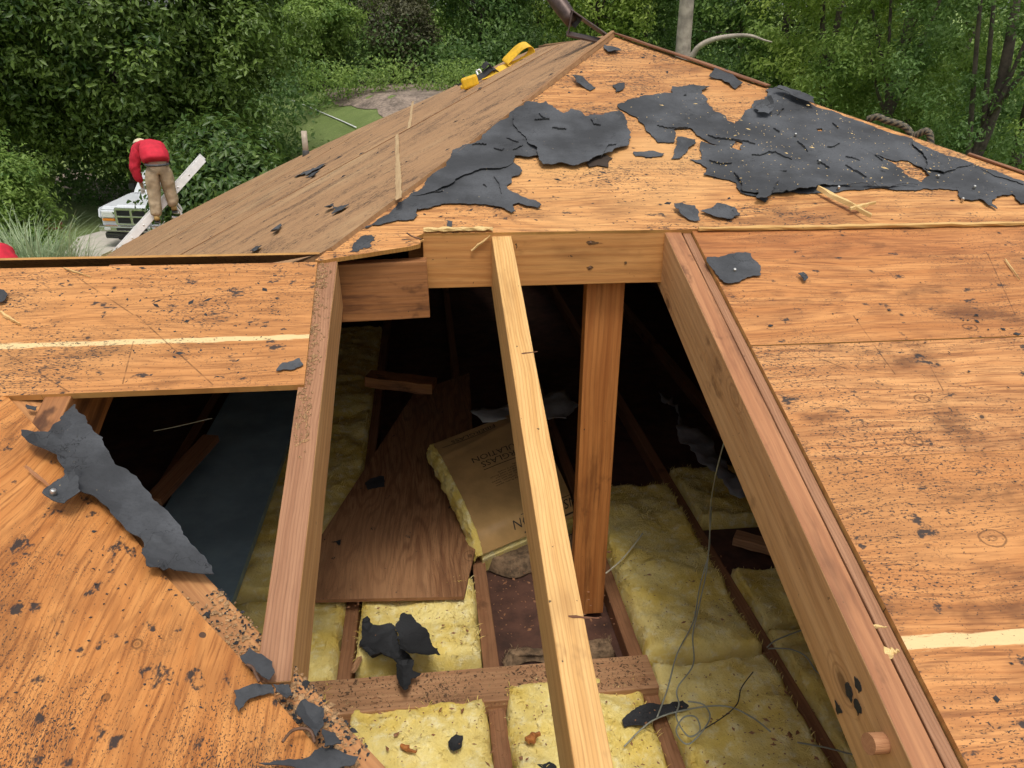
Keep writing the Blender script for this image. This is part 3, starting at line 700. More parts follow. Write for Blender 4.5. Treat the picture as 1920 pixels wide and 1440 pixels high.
# wing: front strip panel, its ridge, back slope
strip = [FRONT.px(x, y, TH) for x, y in ((570, 721), (595, 491))]
vt, vb = strip[1][1], strip[0][1]
plate('roof_sheathing', FRONT, [(-2.3, vb), (strip[0][0], vb), (strip[1][0], vt), (-2.3, vt)], 0.014, M['strip_ply'], house, lift=TH, edge_mat=M['ply_edge'])['label'] = 'orange plywood strip with a pale streak left of the hole'
zr = front_z(vt/math.sqrt(1+S1*S1)); Yr = vt/math.sqrt(1+S1*S1)
BACK = Frame((0, Yr+0.03, zr+0.006), (1, 0, 0), (0, 1, -S1))
xb0 = FRONT.px(600, 488)[0]
plate('roof_sheathing', BACK, roughen([(xb0, 0), (-2.6, 2.6), (-4.2, 2.6), (-4.2, 0)], 0.12, 0.004, 4), 0.005, M['left_ply'], house, lift=0.014, edge_mat=M['ply_edge'])
beam('ridge_board', (-2.3, Yr+0.012, zr-0.012), (xb0-0.02, Yr+0.012, zr-0.012), 0.02, 0.12, M['hipboard'], house)
# near wing slope beyond the valley
nv = [NEAR.px(x, y, 0.012) for x, y in ((-40, 690), (0, 729), (84, 818), (180, 930), (252, 1008), (303, 1072), (448, 1232), (590, 1396), (720, 1550))]
far_u = nv[0][0]+0.35
poly = [(u, v) for u, v in nv] + [(-1.6, nv[-1][1]-0.35), (-1.6, 1.35), (far_u+0.3, 1.35), (nv[0][0]+0.2, nv[0][1]+0.25)]
plate('roof_sheathing', NEAR, roughen(poly, 0.05, 0.004, 8), 0.014, M['near_ply'], house, lift=0.012, edge_mat=M['ply_edge'])['label'] = 'orange tar-stained plywood of the near wing slope, lower left'
# framing
m_cut = simple_mat('dark_saw_cut', (0.13, 0.05, 0.02), 0.8)
RW = 0.052
def rafter(X, Y0, Y1, mat, w=RW, h=0.14, label=None, name='rafter', dz=0.0, parent=None, top=None):
    return beam(name, (X, Y0, front_z(Y0)+dz), (X, Y1, front_z(Y1)+dz), w, h, mat, parent or house, label=label, seg=10, wobble=0.0008, top=top)
YH = 1.95
mid = rafter(0.197, YH-0.002, -0.5, M['rafter_new'], label='pale yellow rafter running down the middle of the hole')
KF = Frame((0, 0, front_z(0)), (1, 0, 0), (0, 1, S1))
for ya, yb in (((1066, 1157), (1124, 1160)), ((978, 664), (1008, 660))):
    q0, q1 = KF.px(*ya), KF.px(*yb); plate('saw_cut', KF, roughen([q0, q1, (q1[0], q1[1]+0.0022), (q0[0], q0[1]+0.0026)], 0.006, 0.06, 3), 0.0006, m_cut, mid, lift=0.0009)
rafter(-0.240, 1.86, 0.86, M['side_left'], top=M['rafter_left'], w=0.05, label='pinkish weathered rafter on the left of the hole')
rr_ = rafter(0.655, 1.97, -0.9, M['side_right'], top=M['rafter_right'], w=0.044, h=0.15, label='heavy weathered rafter on the right of the hole')
rafter(0.6925, 1.97, -0.9, M['rafter_left'], w=0.022, h=0.09, name='nailer_strip', dz=-0.004, label='grooved strip between the right rafter and the plywood')
rafter(-0.72, 1.86, 1.30, M['blocking'], w=0.05, label='short rafter under the plywood strip')
for X in (1.12, 1.57): rafter(X, AY-(X-AX)*S3/S1-0.15, -0.9, M['blocking'], h=0.13, dz=-0.004)
for X in (-0.02, 0.43, 0.9): 
    Y1 = AY - abs(X-AX)*(S2/S1 if X < AX else S3/S1)
    rafter(X, Y1-0.06, YH+0.06, M['blocking'], h=0.13)
# header and blocking: vertical faces towards the camera
def hbeam(name, TL, TR, BL, Y, t, mat, label):
    a, b_ = fY(*TL, Y), fY(*TR, Y); c = fY(*BL, Y); z = (a.z+b_.z)/2; h = z-c.z
    return beam(name, (a.x, Y+t/2, a.z), (b_.x, Y+t/2, b_.z), t, h, mat, house, label=label, seg=6, wobble=0.0006), h
hd, _ = hbeam('header_beam', (792, 440), (1252, 432), (796, 541), YH, 0.04, M['header'], 'pale knotty header board across the top of the hole')
sp0, sp1 = fY(794, 437, YH), fY(924, 434, YH)
beam('split_edge', sp0+Vector((0, 0.004, 0.004)), sp1+Vector((0, 0.004, 0.003)), 0.016, 0.008, M['splinter'], hd, bev=0.001, side=(0, 1, 0), seg=14, wobble=0.0018)
hbeam('blocking', (620, 497), (800, 489), (640, 603), 1.90, 0.04, M['blocking'], 'dark stained blocking board between the left rafter and the header')
def nail(p, n, r, mat, parent, name='nail'):
    n = Vector(n).normalized(); return tube(name, [Vector(p)-n*0.02, Vector(p)+n*0.001, Vector(p)+n*0.0025], [r*0.95, r, r*0.7], mat, parent, 10)
HF = Frame((0, YH-0.0004, 0), (1, 0, 0), (0, 0, 1)); m_stain = lumber_mat('iron_stained_wood', (0.16, 0.085, 0.035), (0.10, 0.05, 0.02), (0.04, 0.02, 0.01), knots=False)
for i, bl in enumerate((((1099, 454), (1107, 451), (1117, 454), (1130, 456), (1116, 458), (1104, 459)), ((1099, 501), (1106, 498), (1113, 502), (1104, 506)), ((1170, 492), (1174, 490), (1175, 495), (1171, 497)))):
    plate('nail_stain', HF, roughen([HF.px(*q) for q in bl], 0.004, 0.2, i), 0.0006, m_stain, hd, lift=0.0008)
for q in ((1107, 455), (1106, 502)): nail(fY(*q, YH), (0, -1, 0), 0.0042, M['rust'], hd)
a, b_ = fY(1100, 545, YH+0.045), fY(1171, 545, YH+0.045)
beam('post', ((a.x+b_.x)/2, YH+0.045+0.022, FZ+0.02), ((a.x+b_.x)/2, YH+0.045+0.022, front_z(YH)-0.02), b_.x-a.x, 0.044, M['post'], house, side=(1, 0, 0), center=True, label='reddish knotty post standing under the header', seg=6, wobble=0.0006)
# valley rafter along the near edge of the hole
va = FRONT.at(*FRONT.px(20, 722)); vb_ = FRONT.at(*FRONT.px(760, 1555))
va = FRONT.at(*FRONT.px(60, 768)); vb_ = FRONT.at(*FRONT.px(640, 1404)); dv = vb_-va
side = dv.cross(Vector((0, 0, 1))).normalized()
vr = beam('valley_rafter', va-dv*0.3, vb_+dv*0.55, 0.054, 0.16, M['valley'], house, label='diagonal valley rafter along the lower left edge of the hole', seg=14, wobble=0.001)
# dowel peg poking out of the right rafter
pk = FRONT.at(*FRONT.px(1665, 1398)); P0 = fY(1668, 1392, 0.70)
c0 = Vector((0.655-0.022+0.008, 0, 0)); d = ray(1668, 1392); k = (c0.x)/d.x; P0 = CAM+d*k
tube('peg', [P0, P0+Vector((-0.036, -0.004, 0.006))], 0.0148, M['dowel'], rr_, 20, smooth=False)
RF = Frame((0.655-0.0222, 0, 0), (0, -1, 0), (0, 0, 1))
for i, bl in enumerate((((1585, 1283), (1592, 1281), (1599, 1300), (1597, 1318), (1589, 1305)), ((1603, 1268), (1608, 1272), (1616, 1290), (1611, 1300), (1604, 1286)), ((1603, 1310), (1611, 1318), (1616, 1338), (1609, 1342), (1603, 1326)), ((1566, 1312), (1574, 1322), (1580, 1337), (1572, 1340)))):
    plate('tar_mark', RF, roughen([RF.px(*q) for q in bl], 0.004, 0.25, i), 0.001, M['felt_black'], rr_, lift=0.0012)
# attic floor, joists
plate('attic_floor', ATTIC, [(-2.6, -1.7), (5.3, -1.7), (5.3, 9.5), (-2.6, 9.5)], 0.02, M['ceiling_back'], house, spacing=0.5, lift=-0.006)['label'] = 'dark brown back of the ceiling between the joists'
JX = (-1.15, -0.72, -0.285, 0.148, 0.592, 1.005, 1.45, 1.9)
for X in JX:
    wj = 0.045
    beam('ceiling_joist', (X, -1.2, FZ+0.055), (X, 7.5, FZ+0.055), wj, 0.06, M['joist'], house, seg=12, wobble=0.002)
cbz = FZ+0.085
c1, c2, c3 = fZ(575, 1283, cbz), fZ(1205, 1212, cbz), fZ(590, 1335, cbz)
cb = beam('cross_beam', c1+Vector((-0.25, -0.055, 0)), fZ(1212, 1258, cbz)+Vector((0.02, 0.0, 0)), 0.13, 0.07, M['crossbeam'], house, label='flat dirty beam lying across the joists', seg=10, wobble=0.0015)
# walls (the storey below the attic)
def box_mesh(x0, x1, y0, y1, z0, z1):
    v = [(x, y, z) for z in (z0, z1) for y in (y0, y1) for x in (x0, x1)]
    return v, [(0, 2, 3, 1), (4, 5, 7, 6), (0, 1, 5, 4), (1, 3, 7, 5), (3, 2, 6, 7), (2, 0, 4, 6)]
m_brick = simple_mat('pale_brick_wall', (0.45, 0.36, 0.28), 0.9, var=0.2, sc=6)
for b4 in ((-2.5, 5.2, -1.6, 9.4, -0.1, FZ-0.03), (-4.1, 5.2, 3.4, 13.4, -0.1, CZ-2.55), (-3.9, -1.0, -2.0, 4.2, -0.1, FZ-0.06)):
    link('wall', mesh_from('wall', *box_mesh(*b4)), m_brick, house)
# the wing's hidden left slope closes the roof
v, f = [(-2.28, 1.95, zr-0.01), (-2.28, -1.5, zr-0.01), (-4.2, -1.5, zr-0.75), (-4.2, 1.95, zr-0.75)], [(0, 1, 2, 3), (3, 2, 1, 0)]
WL = Frame((-2.2, 0, NEAR.at(0, 1.35).z if False else zr+0.02), (0, -1, 0), (1, 0, 0.366))
plate('roof_sheathing', WL, [(-2.0, 0), (1.6, 0), (1.6, -2.2), (-2.0, -2.2)], 0.014, M['near_ply'], house)
# ------------------------------------------------------------------ tar paper
FELT_H = HL + 0.004
def felt(name, frame, pxs, lift, label, cat='tar paper', group=None, thick=0.0014, amp=0.0018, curl=0.0035, seg=0.005, spacing=0.022, mat='felt', seed=1, holes=(), rough=0.13, base=None, parent=None, curl_w=0.035, hextra=None):
    pl = roughen([frame.px(x, y, lift) for x, y in pxs], seg, rough, seed)
    hl = [roughen([frame.px(x, y, lift) for x, y in h], seg, rough, seed+3) for h in holes]
    allb = pl
    def hf(vs):
        h = amp*(0.6*fnoise(vs, 9, seed*1.3) + 0.5*fnoise(vs, 25, seed*2.1)+0.35)
        d = seg_dist(allb, vs)
        for hh in hl: d = np.minimum(d, seg_dist(hh, vs))
        cn = np.clip(fnoise(vs, 7, seed*3.7)*1.6+0.25, 0, 1)
        h = np.maximum(h, 0) + curl*cn*np.clip(1-d/curl_w, 0, 1)**1.6
        # sharp creases
        cr = np.abs(fnoise(vs, 5.0, seed*0.77))
        h = h + amp*1.1*np.clip(1-cr/0.05, 0, 1)
        if hextra is not None: h = h + hextra(vs)
        return h
    o = plate(name, frame, pl, thick, M[mat], parent, lift=lift, holes=hl, spacing=spacing, hfun=hf, smooth=False, seed=seed)
    if parent is None: tag(o, label, cat, group)
    return o
A_low = [(678, 430), (720, 419), (775, 412), (782, 394), (815, 386), (877, 383), (917, 385), (946, 392), (959, 401), (966, 397), (961, 385), (972, 381), (1008, 392), (1015, 386), (1005, 377), (965, 361), (950, 350), (959, 343), (959, 332), (975, 328), (979, 321), (968, 310), (958, 304), (920, 300), (870, 312), (815, 338), (775, 362), (742, 389)]
A_up = [(773, 366), (808, 331), (837, 310), (848, 283), (902, 261), (928, 232), (965, 204), (990, 191), (1012, 195), (1030, 240), (1012, 291), (965, 292), (962, 305), (938, 316), (900, 318), (868, 331), (848, 345), (800, 362)]
B_ = [(1012, 194), (1023, 190), (1037, 200), (1056, 213), (1070, 206), (1088, 210), (1099, 219), (1129, 219), (1161, 211), (1174, 230), (1183, 248), (1180, 270), (1147, 288), (1125, 294), (1103, 306), (1085, 310), (1052, 307), (1019, 310), (1008, 292), (1008, 281), (994, 273), (979, 252), (965, 237), (966, 214)]
C_ = [(1158, 196), (1198, 186), (1231, 177), (1318, 179), (1326, 197), (1340, 211), (1358, 217), (1377, 233), (1391, 219), (1410, 204), (1413, 190), (1433, 188), (1435, 169), (1453, 164), (1497, 182), (1533, 204), (1628, 233), (1708, 262), (1803, 299), (1920, 345), (2060, 395), (2080, 440), (1990, 405), (1935, 382), (1913, 383), (1898, 365), (1865, 375), (1858, 383), (1869, 394), (1851, 386), (1836, 375), (1803, 375), (1796, 357), (1730, 354), (1657, 352), (1585, 357), (1512, 363), (1439, 365), (1435, 379), (1417, 368), (1388, 361), (1380, 343), (1340, 332), (1318, 330), (1326, 317), (1293, 299), (1315, 299), (1311, 281), (1316, 266), (1348, 274), (1307, 255), (1293, 241), (1262, 244), (1267, 252), (1263, 268), (1234, 268), (1220, 252), (1205, 233), (1169, 208)]
C_holes = [[(1612, 278), (1680, 303), (1702, 301), (1726, 315), (1742, 333), (1728, 343), (1705, 335), (1690, 320), (1662, 300)], [(1369, 276), (1378, 264), (1393, 268), (1389, 283)], [(1530, 242), (1540, 241), (1541, 247), (1534, 247)]]
felt('tar_paper_sheet', FRONT, A_low, FELT_H, 'dark tar paper sheet with ragged fingers on the lower left of the near hip slope', seed=2)
felt('tar_paper_sheet', FRONT, A_up, FELT_H+0.004, 'triangular tar paper sheet lying along the left hip edge', seed=3)
felt('tar_paper_sheet', FRONT, B_, FELT_H+0.008, 'middle tar paper sheet loose over its neighbours with a folded lower edge', seed=4, amp=0.0025, curl=0.008)
felt('tar_paper_sheet', FRONT, C_, FELT_H, 'largest tar paper sheet covering the right side of the near hip slope', seed=5, holes=C_holes, amp=0.002, curl=0.005)
felt('tar_paper_sheet', FRONT, [(1710, 266), (1737, 318), (1770, 325), (1800, 312), (1828, 308), (1920, 346), (1920, 340), (1803, 299)], FELT_H+0.005, 'narrow tar paper layer along the right hip edge', seed=6)
felt('tar_paper_sheet', FRONT, [(1380, 330), (1440, 322), (1500, 330), (1560, 340), (1640, 346), (1720, 347), (1650, 351), (1512, 361), (1440, 364), (1420, 362), (1390, 358)], FELT_H+0.006, 'wrinkled tar paper flap at the lower edge of the largest sheet', seed=7, amp=0.006, curl=0.010)
felt('tar_paper_sheet', FRONT, [(1450, 165), (1462, 161), (1526, 182), (1528, 193), (1500, 185)], FELT_H+0.022, 'flat tar paper cap strip bent over the right hip', seed=8)
sheets = {o['label'][:8]: o for o in COL.objects if o.name.startswith('tar_paper_sheet')}
def tear(key, pts, lift=0.008, w=0.0042, seed=0):
    '''A torn lip: a thin ragged flap of the sheet standing up along a crack.'''
    o = sheets[key]; rr = random.Random(seed+int(pts[0][0])); P = []
    for (x0, y0), (x1, y1) in zip(pts[:-1], pts[1:]):
        for i in range(6): P.append((x0+(x1-x0)*i/6+rr.uniform(-.8, .8), y0+(y1-y0)*i/6+rr.uniform(-.8, .8)))
    P.append(pts[-1]); vs, fs, n = [], [], len(P)
    for i, q in enumerate(P):
        c = FRONT.px(*q, FELT_H+lift); e = math.sin(math.pi*(i+0.3)/n)**0.5*rr.uniform(.5, 1.2)
        vs += [FRONT.at(c[0], c[1]+w*0.9*e, FELT_H+lift-0.004), FRONT.at(c[0], c[1], FELT_H+lift+w*0.7*e), FRONT.at(c[0]+.001, c[1]-w*0.25*e, FELT_H+lift+w*0.5*e), FRONT.at(c[0], c[1]-w*0.1*e, FELT_H+lift-0.005)]
    for i in range(n-1):
        for k in range(4): fs.append((4*i+k, 4*i+4+k, 4*i+4+(k+1) % 4, 4*i+(k+1) % 4))
    fs += [(0, 1, 2, 3), tuple(4*(n-1)+k for k in (3, 2, 1, 0))]
    uv = [(FRONT.uv(v)) for v in vs]
    link('torn_edge', mesh_from('torn_edge', vs, fs, uv), M['felt'], o)
for pts in ([(1010, 212), (1018, 220), (1030, 224)], [(1035, 238), (1050, 241), (1062, 241)], [(1002, 224), (1012, 223), (1030, 221)], [(1108, 222), (1114, 232), (1126, 234)], [(1128, 292), (1140, 272), (1155, 270)]): tear('middle t', pts, 0.013)
for pts in ([(925, 277), (938, 282), (945, 278)], [(950, 258), (962, 264), (972, 266)], [(962, 280), (974, 275), (980, 271)], [(885, 270), (900, 269), (912, 270)]): tear('triangul', pts, 0.008)
for pts in ([(815, 360), (830, 358)], [(905, 345), (912, 350)], [(925, 330), (935, 345), (940, 362)]): tear('dark tar', pts, 0.004)
for pts in ([(1232, 234), (1248, 239), (1268, 240), (1290, 238)], [(1328, 252), (1342, 258), (1360, 259), (1380, 262), (1400, 264), (1416, 269)], [(1410, 289), (1425, 290), (1440, 284), (1455, 285), (1470, 293), (1485, 298)],
            [(1495, 264), (1505, 272), (1515, 283)], [(1552, 275), (1565, 273), (1575, 267)], [(1586, 293), (1600, 296), (1612, 300)], [(1585, 308), (1600, 318), (1625, 331)], [(1532, 300), (1545, 308), (1555, 314)],
            [(1458, 214), (1466, 205), (1470, 202)], [(1376, 323), (1388, 336), (1398, 338)], [(1420, 325), (1445, 321), (1475, 320)], [(1500, 333), (1512, 340), (1520, 344)], [(1330, 300), (1350, 306), (1372, 305)], [(1450, 240), (1462, 246)], [(1560, 230), (1572, 240)], [(1640, 290), (1655, 300)]): tear('largest ', pts, 0.005)
def scrap(pxs, label, frame=FRONT, lift=None, seed=11, mat='felt', amp=0.003, curl=0.012, **k):
    return felt('tar_paper_scrap', frame, pxs, FELT_H if lift is None else lift, label, 'scrap', 'torn tar paper scraps', seed=seed, seg=0.008, spacing=0.012, mat=mat, amp=amp, curl=curl, curl_w=0.02, **k)
scrap([(1070, 149), (1085, 148), (1117, 164), (1106, 170), (1080, 160)], 'long curled black scrap high on the bare part of the near hip slope', seed=12, curl=0.02)
scrap([(1148, 160), (1160, 155), (1172, 156), (1168, 168), (1155, 173)], 'small flat scrap right of the long curled scrap', seed=13)
scrap([(1134, 84), (1145, 88), (1165, 98), (1140, 100)], 'pointed scrap just under the roof peak', seed=14)
scrap([(1260, 164), (1330, 165), (1312, 181), (1280, 181), (1265, 178)], 'crumpled flap above the upper edge of the largest sheet', seed=15, amp=0.008, curl=0.03)
scrap([(1328, 146), (1340, 132), (1362, 134), (1392, 158), (1380, 168), (1352, 150)], 'folded shingle scrap on the right hip edge', seed=16, amp=0.012, curl=0.03)
scrap([(1262, 389), (1300, 393), (1312, 416), (1290, 412), (1274, 403)], 'folded scrap above the upper right corner of the hole', seed=17, amp=0.006, curl=0.02)
scrap([(1312, 399), (1345, 382), (1378, 390), (1387, 405), (1370, 413), (1340, 409)], 'flat leaf shaped scrap above the right rafter', seed=18)
scrap([(1268, 263), (1304, 261), (1302, 272), (1275, 298), (1258, 299)], 'square scrap in the bare patch left of the largest sheet', seed=19)
scrap([(1188, 284), (1245, 289), (1240, 294), (1192, 293)], 'thin strip scrap below the middle tar paper sheet', seed=20)
scrap([(1414, 200), (1440, 196), (1452, 206), (1440, 216), (1420, 214)], 'stiff curled lump standing on the largest sheet', seed=21, lift=FELT_H+0.012, amp=0.02, curl=0.035)
scrap([(1418, 372), (1436, 347), (1458, 350), (1446, 362), (1436, 374)], 'twisted scrap hanging at the lower edge of the largest sheet', seed=22, lift=FELT_H+0.014, amp=0.012, curl=0.025)
scrap([(1100, 306), (1112, 298), (1128, 290), (1149, 297), (1140, 314), (1120, 310), (1104, 315)], 'brown underside of a fold below the middle sheet', seed=23, mat='felt_brown')
scrap([(1325, 483), (1408, 477), (1426, 517), (1400, 520), (1358, 531), (1350, 524)], 'square dark patch with a nail beside the right rafter', lift=TH+0.004, seed=24, curl=0.004)
scrap([(1495, 516), (1504, 514), (1514, 525), (1506, 529)], 'small dark chip on the upper right plywood course', lift=TH+0.004, seed=25)
scrap([(518, 697), (530, 681), (562, 672), (569, 684), (545, 694)], 'oval scrap at the right end of the plywood strip', lift=TH+0.004, seed=26, curl=0.004)
scrap([(-6, 545), (10, 548), (16, 558), (4, 570), (-8, 572)], 'scrap on the plywood strip at the left photo edge', lift=TH+0.004, seed=27)
scrap([(610, 391), (640, 386), (656, 382), (640, 394), (622, 402)], 'pointed scrap on the lower part of the left slope', frame=LEFT, lift=HL+0.008, seed=28)
scrap([(553, 331), (575, 321), (611, 306), (600, 316), (578, 327)], 'long thin scrap on the left slope below the vent pipe', frame=LEFT, lift=HL+0.008, seed=29)
scrap([(572, 334), (585, 325), (600, 318), (590, 330), (580, 335)], 'short scrap beside the long thin one on the left slope', frame=LEFT, lift=HL+0.008, seed=30)
scrap([(508, 436), (518, 428), (529, 422), (522, 434), (512, 439)], 'small scrap at the bottom of the left slope', frame=LEFT, lift=HL+0.008, seed=31)
scrap([(470, 470), (480, 462), (492, 460), (484, 470), (474, 474)], 'small scrap close to the wing ridge on the left slope', frame=LEFT, lift=HL+0.008, seed=32)
scrap([(838, 416), (848, 417), (846, 426), (838, 424)], 'stubby chip above the left end of the header', seed=33)
scrap([(655, 472), (664, 455), (674, 446), (690, 441), (703, 444), (694, 455), (697, 461), (682, 464), (668, 472)], 'worn grey patch at the broken lower left corner of the hip slope', seed=34, curl=0.0, amp=0.0003, lift=HL+0.0018, thick=0.0008, rough=0.3)
# valley pieces
VF = [(125, 757), (142, 760), (160, 789), (171, 815), (197, 847), (215, 873), (241, 884), (284, 928), (318, 965), (343, 1002), (386, 1050), (400, 1082), (350, 1072), (317, 1066), (306, 1073), (273, 1066), (264, 1041), (270, 1024), (252, 1006), (204, 962), (182, 942), (149, 928), (120, 884), (73, 851), (47, 836), (38, 816), (88, 822), (113, 796), (120, 778), (113, 771)]
vmid = NEAR
def hx(vs): return np.zeros(len(vs))
felt('tar_paper_strip', NEAR, VF, 0.030, 'long ragged tar paper strip hanging along the valley edge of the hole', 'tar paper', seed=41, amp=0.004, curl=0.012, seg=0.01, spacing=0.016)
scrap([(78, 928), (98, 913), (146, 873), (148, 935), (120, 947), (95, 940)], 'folded layered scrap with a nail head beside the valley strip', frame=NEAR, lift=0.040, seed=42, amp=0.006, curl=0.012)
scrap([(450, 1232), (467, 1216), (510, 1243), (514, 1265), (503, 1280), (478, 1261)], 'crumpled scrap uppermost on the lower valley rafter', frame=NEAR, lift=0.024, seed=43, amp=0.006)
scrap([(437, 1300), (470, 1288), (507, 1288), (513, 1302), (462, 1318), (455, 1330), (445, 1341), (438, 1325)], 'hooked scrap lying on the near plywood beside the valley', frame=NEAR, lift=0.018, seed=44, amp=0.003)
scrap([(510, 1290), (540, 1287), (547, 1310), (535, 1318), (515, 1305)], 'small scrap between the hooked one and the grey one', frame=NEAR, lift=0.024, seed=45)
scrap([(552, 1340), (570, 1316), (605, 1335), (603, 1355), (590, 1390), (575, 1370)], 'grey weathered scrap low on the valley rafter', frame=NEAR, lift=0.026, seed=46)
scrap([(600, 1376), (625, 1385), (636, 1406), (604, 1412)], 'grey triangular scrap above the bottom strip', frame=NEAR, lift=0.026, seed=47)
scrap([(485, 1432), (560, 1424), (600, 1402), (672, 1420), (665, 1434)], 'flat strip scrap at the bottom of the near plywood', frame=NEAR, lift=0.024, seed=48)
scrap([(48, 761), (70, 764), (66, 772), (50, 769)], 'tiny scrap at the top of the valley rafter', frame=NEAR, lift=0.02, seed=49)
# in the attic
scrap([(680, 1170), (690, 1166), (700, 1180), (735, 1178), (745, 1195), (752, 1222), (770, 1235), (775, 1262), (790, 1265), (770, 1275), (760, 1305), (748, 1290), (745, 1255), (715, 1240), (695, 1245)], 'black torn scrap dropped on the insulation with a ragged tail', frame=ATTIC, lift=0.115, seed=51, mat='felt_black', amp=0.012, curl=0.03)
scrap([(752, 1152), (758, 1149), (772, 1153), (826, 1230), (790, 1232), (750, 1224), (745, 1200)], 'shiny black triangular scrap folded over the dropped one', frame=ATTIC, lift=0.150, seed=52, mat='felt_black', amp=0.004, curl=0.012)
scrap([(1166, 1352), (1180, 1340), (1280, 1313), (1292, 1324), (1230, 1348), (1170, 1366)], 'black strip scrap on the insulation right of the middle rafter', frame=ATTIC, lift=0.10, seed=53, mat='felt_black', amp=0.004)
scrap([(840, 1395), (855, 1382), (868, 1386), (864, 1408), (850, 1414)], 'black clod on the front insulation batt', frame=ATTIC, lift=0.095, seed=54, mat='felt_black', amp=0.012)
scrap([(1004, 1436), (1030, 1430), (1044, 1440), (1040, 1452), (1006, 1452)], 'black scrap cut by the bottom photo edge', frame=ATTIC, lift=0.095, seed=55, mat='felt_black')
scrap([(685, 905), (720, 895), (722, 912), (690, 918)], 'dim dark scrap on the attic plywood board', frame=ATTIC, lift=0.122, seed=56, mat='felt_black')
scrap([(622, 1016), (640, 1012), (636, 1022)], 'tiny dark chip on the left of the attic plywood board', frame=ATTIC, lift=0.122, seed=57, mat='felt_black')
# ------------------------------------------------------------------ insulation and other things in the attic
def batt(x0, x1, y0, y1, h, label, mat, seed, tilt=0.0, group='yellow insulation batts between the joists', ragged=0.02):
    nx, ny = max(4, int((x1-x0)/0.011)), max(4, int((y1-y0)/0.011))
    vs, fs = [], []
    for j in range(ny+1):
        for i in range(nx+1):
            a, b = i/nx, j/ny
            x = x0+(x1-x0)*a; y = y0+(y1-y0)*b
            ed = min(a, 1-a)*(x1-x0); ed2 = min(b, 1-b)*(y1-y0)
            e = min(1.0, max(0.0, min(ed, ed2)/0.022)); prof = math.sqrt(max(0, 1-(1-e)**2))
            p = Vector((x*5+seed, y*5, seed*1.3))
            n = 0.020*mnoise.noise(p) + 0.012*mnoise.noise(p*2.7) + 0.005*abs(mnoise.noise(p*6.1)) + 0.003*mnoise.noise(p*14)
            w1 = mnoise.noise(Vector((y*9, seed, a*2)))*ragged*(1-e); w2 = mnoise.noise(Vector((x*9, seed+5, b*2)))*ragged*(1-e)
            vs.append((x+w1, y+w2, FZ+0.002+prof*(h+tilt*a)+n*prof*1.25))
    for j in range(ny):
        for i in range(nx):
            k = j*(nx+1)+i; fs.append((k, k+1, k+nx+2, k+nx+1))
    o = link('insulation_batt', mesh_from('insulation_batt', vs, fs), mat, None, True)
    rr = random.Random(int(seed*10)); fv, ff = [], []
    for _ in range(int(2600*(x1-x0)*min(1.4, y1-y0)/0.39)):
        k = rr.randrange(len(vs)); p = Vector(vs[k])
        if rr.random() < 0.35:
            e_ = rr.choice((0, nx)); k = rr.randrange(ny+1)*(nx+1)+e_+(1 if e_ == 0 else -1)*rr.randrange(3); p = Vector(vs[max(0, min(k, len(vs)-1))])
        if p.y < 0.9: continue
        d = Vector((rr.gauss(0, 1), rr.gauss(0, 1), abs(rr.gauss(0, .45)))).normalized(); L = rr.uniform(.008, .026); w = rr.uniform(.0006, .0013)
        sdv = d.cross(Vector((rr.random(), rr.random(), 1))).normalized(); j = len(fv); m = p+d*L*.5+Vector((0, 0, .004)); e = p+d*L+Vector((0, 0, rr.uniform(-.003, .004)))
        fv += [p-sdv*w, p+sdv*w, m+sdv*w, m-sdv*w, e]; ff += [(j, j+1, j+2, j+3), (j+3, j+2, j+4)]
    if ff: tag(link('wool_fibres', mesh_from('wool_fibres', fv, ff), mat, o), kind='stuff')
    return tag(o, label, 'insulation', group)
I0, I1, I2 = M['insul']
batt(-0.262, 0.128, -0.6, 1.62, 0.085, 'speckled batt in front of the cross beam, left of the middle rafter', I1, 1.0)
batt(0.168, 0.572, -0.6, 1.66, 0.085, 'batt in front of the cross beam beneath the middle rafter', I1, 2.0)
batt(-0.262, 0.128, 1.78, 2.13, 0.085, 'bright batt behind the cross beam with the black scrap on it', I0, 3.0)
batt(-0.70, -0.305, 1.2, 2.12, 0.080, 'small batt end between the left rafter and the cross beam', I0, 4.0)
batt(-0.70, -0.300, 2.14, 4.9, 0.085, 'dim long batt running back beside the attic plywood board', I2, 5.0)
batt(0.612, 0.985, -0.6, 1.70, 0.085, 'wrinkled batt at the bottom right under the loose wires', I2, 6.0)
batt(0.612, 0.985, 1.715, 2.70, 0.10, 'tall bright batt to the right of the post', I0, 7.0, tilt=-0.01)
batt(1.025, 1.43, 2.42, 2.85, 0.07, 'dim short batt behind the dark gap on the right', I2, 8.0)
batt(1.025, 1.43, 1.83, 2.12, 0.08, 'square batt in front of the dark gap on the right', I2, 9.0)
batt(1.025, 1.43, -0.4, 1.81, 0.08, 'pale sagging batt under the right rafter', I2, 10.0)
m_dust = simple_mat('dusty_brown_wool', (0.21, 0.135, 0.075), 0.95, var=0.6, sc=60, bump=0.01)
batt(0.17, 0.575, 2.26, 2.44, 0.05, 'dusty brown wool scrap at the foot of the paper faced batt', m_dust, 12.0, ragged=0.05)
batt(0.20, 0.55, 1.80, 1.87, 0.022, 'thin brown wool shreds against the cross beam', m_dust, 13.0, ragged=0.05)
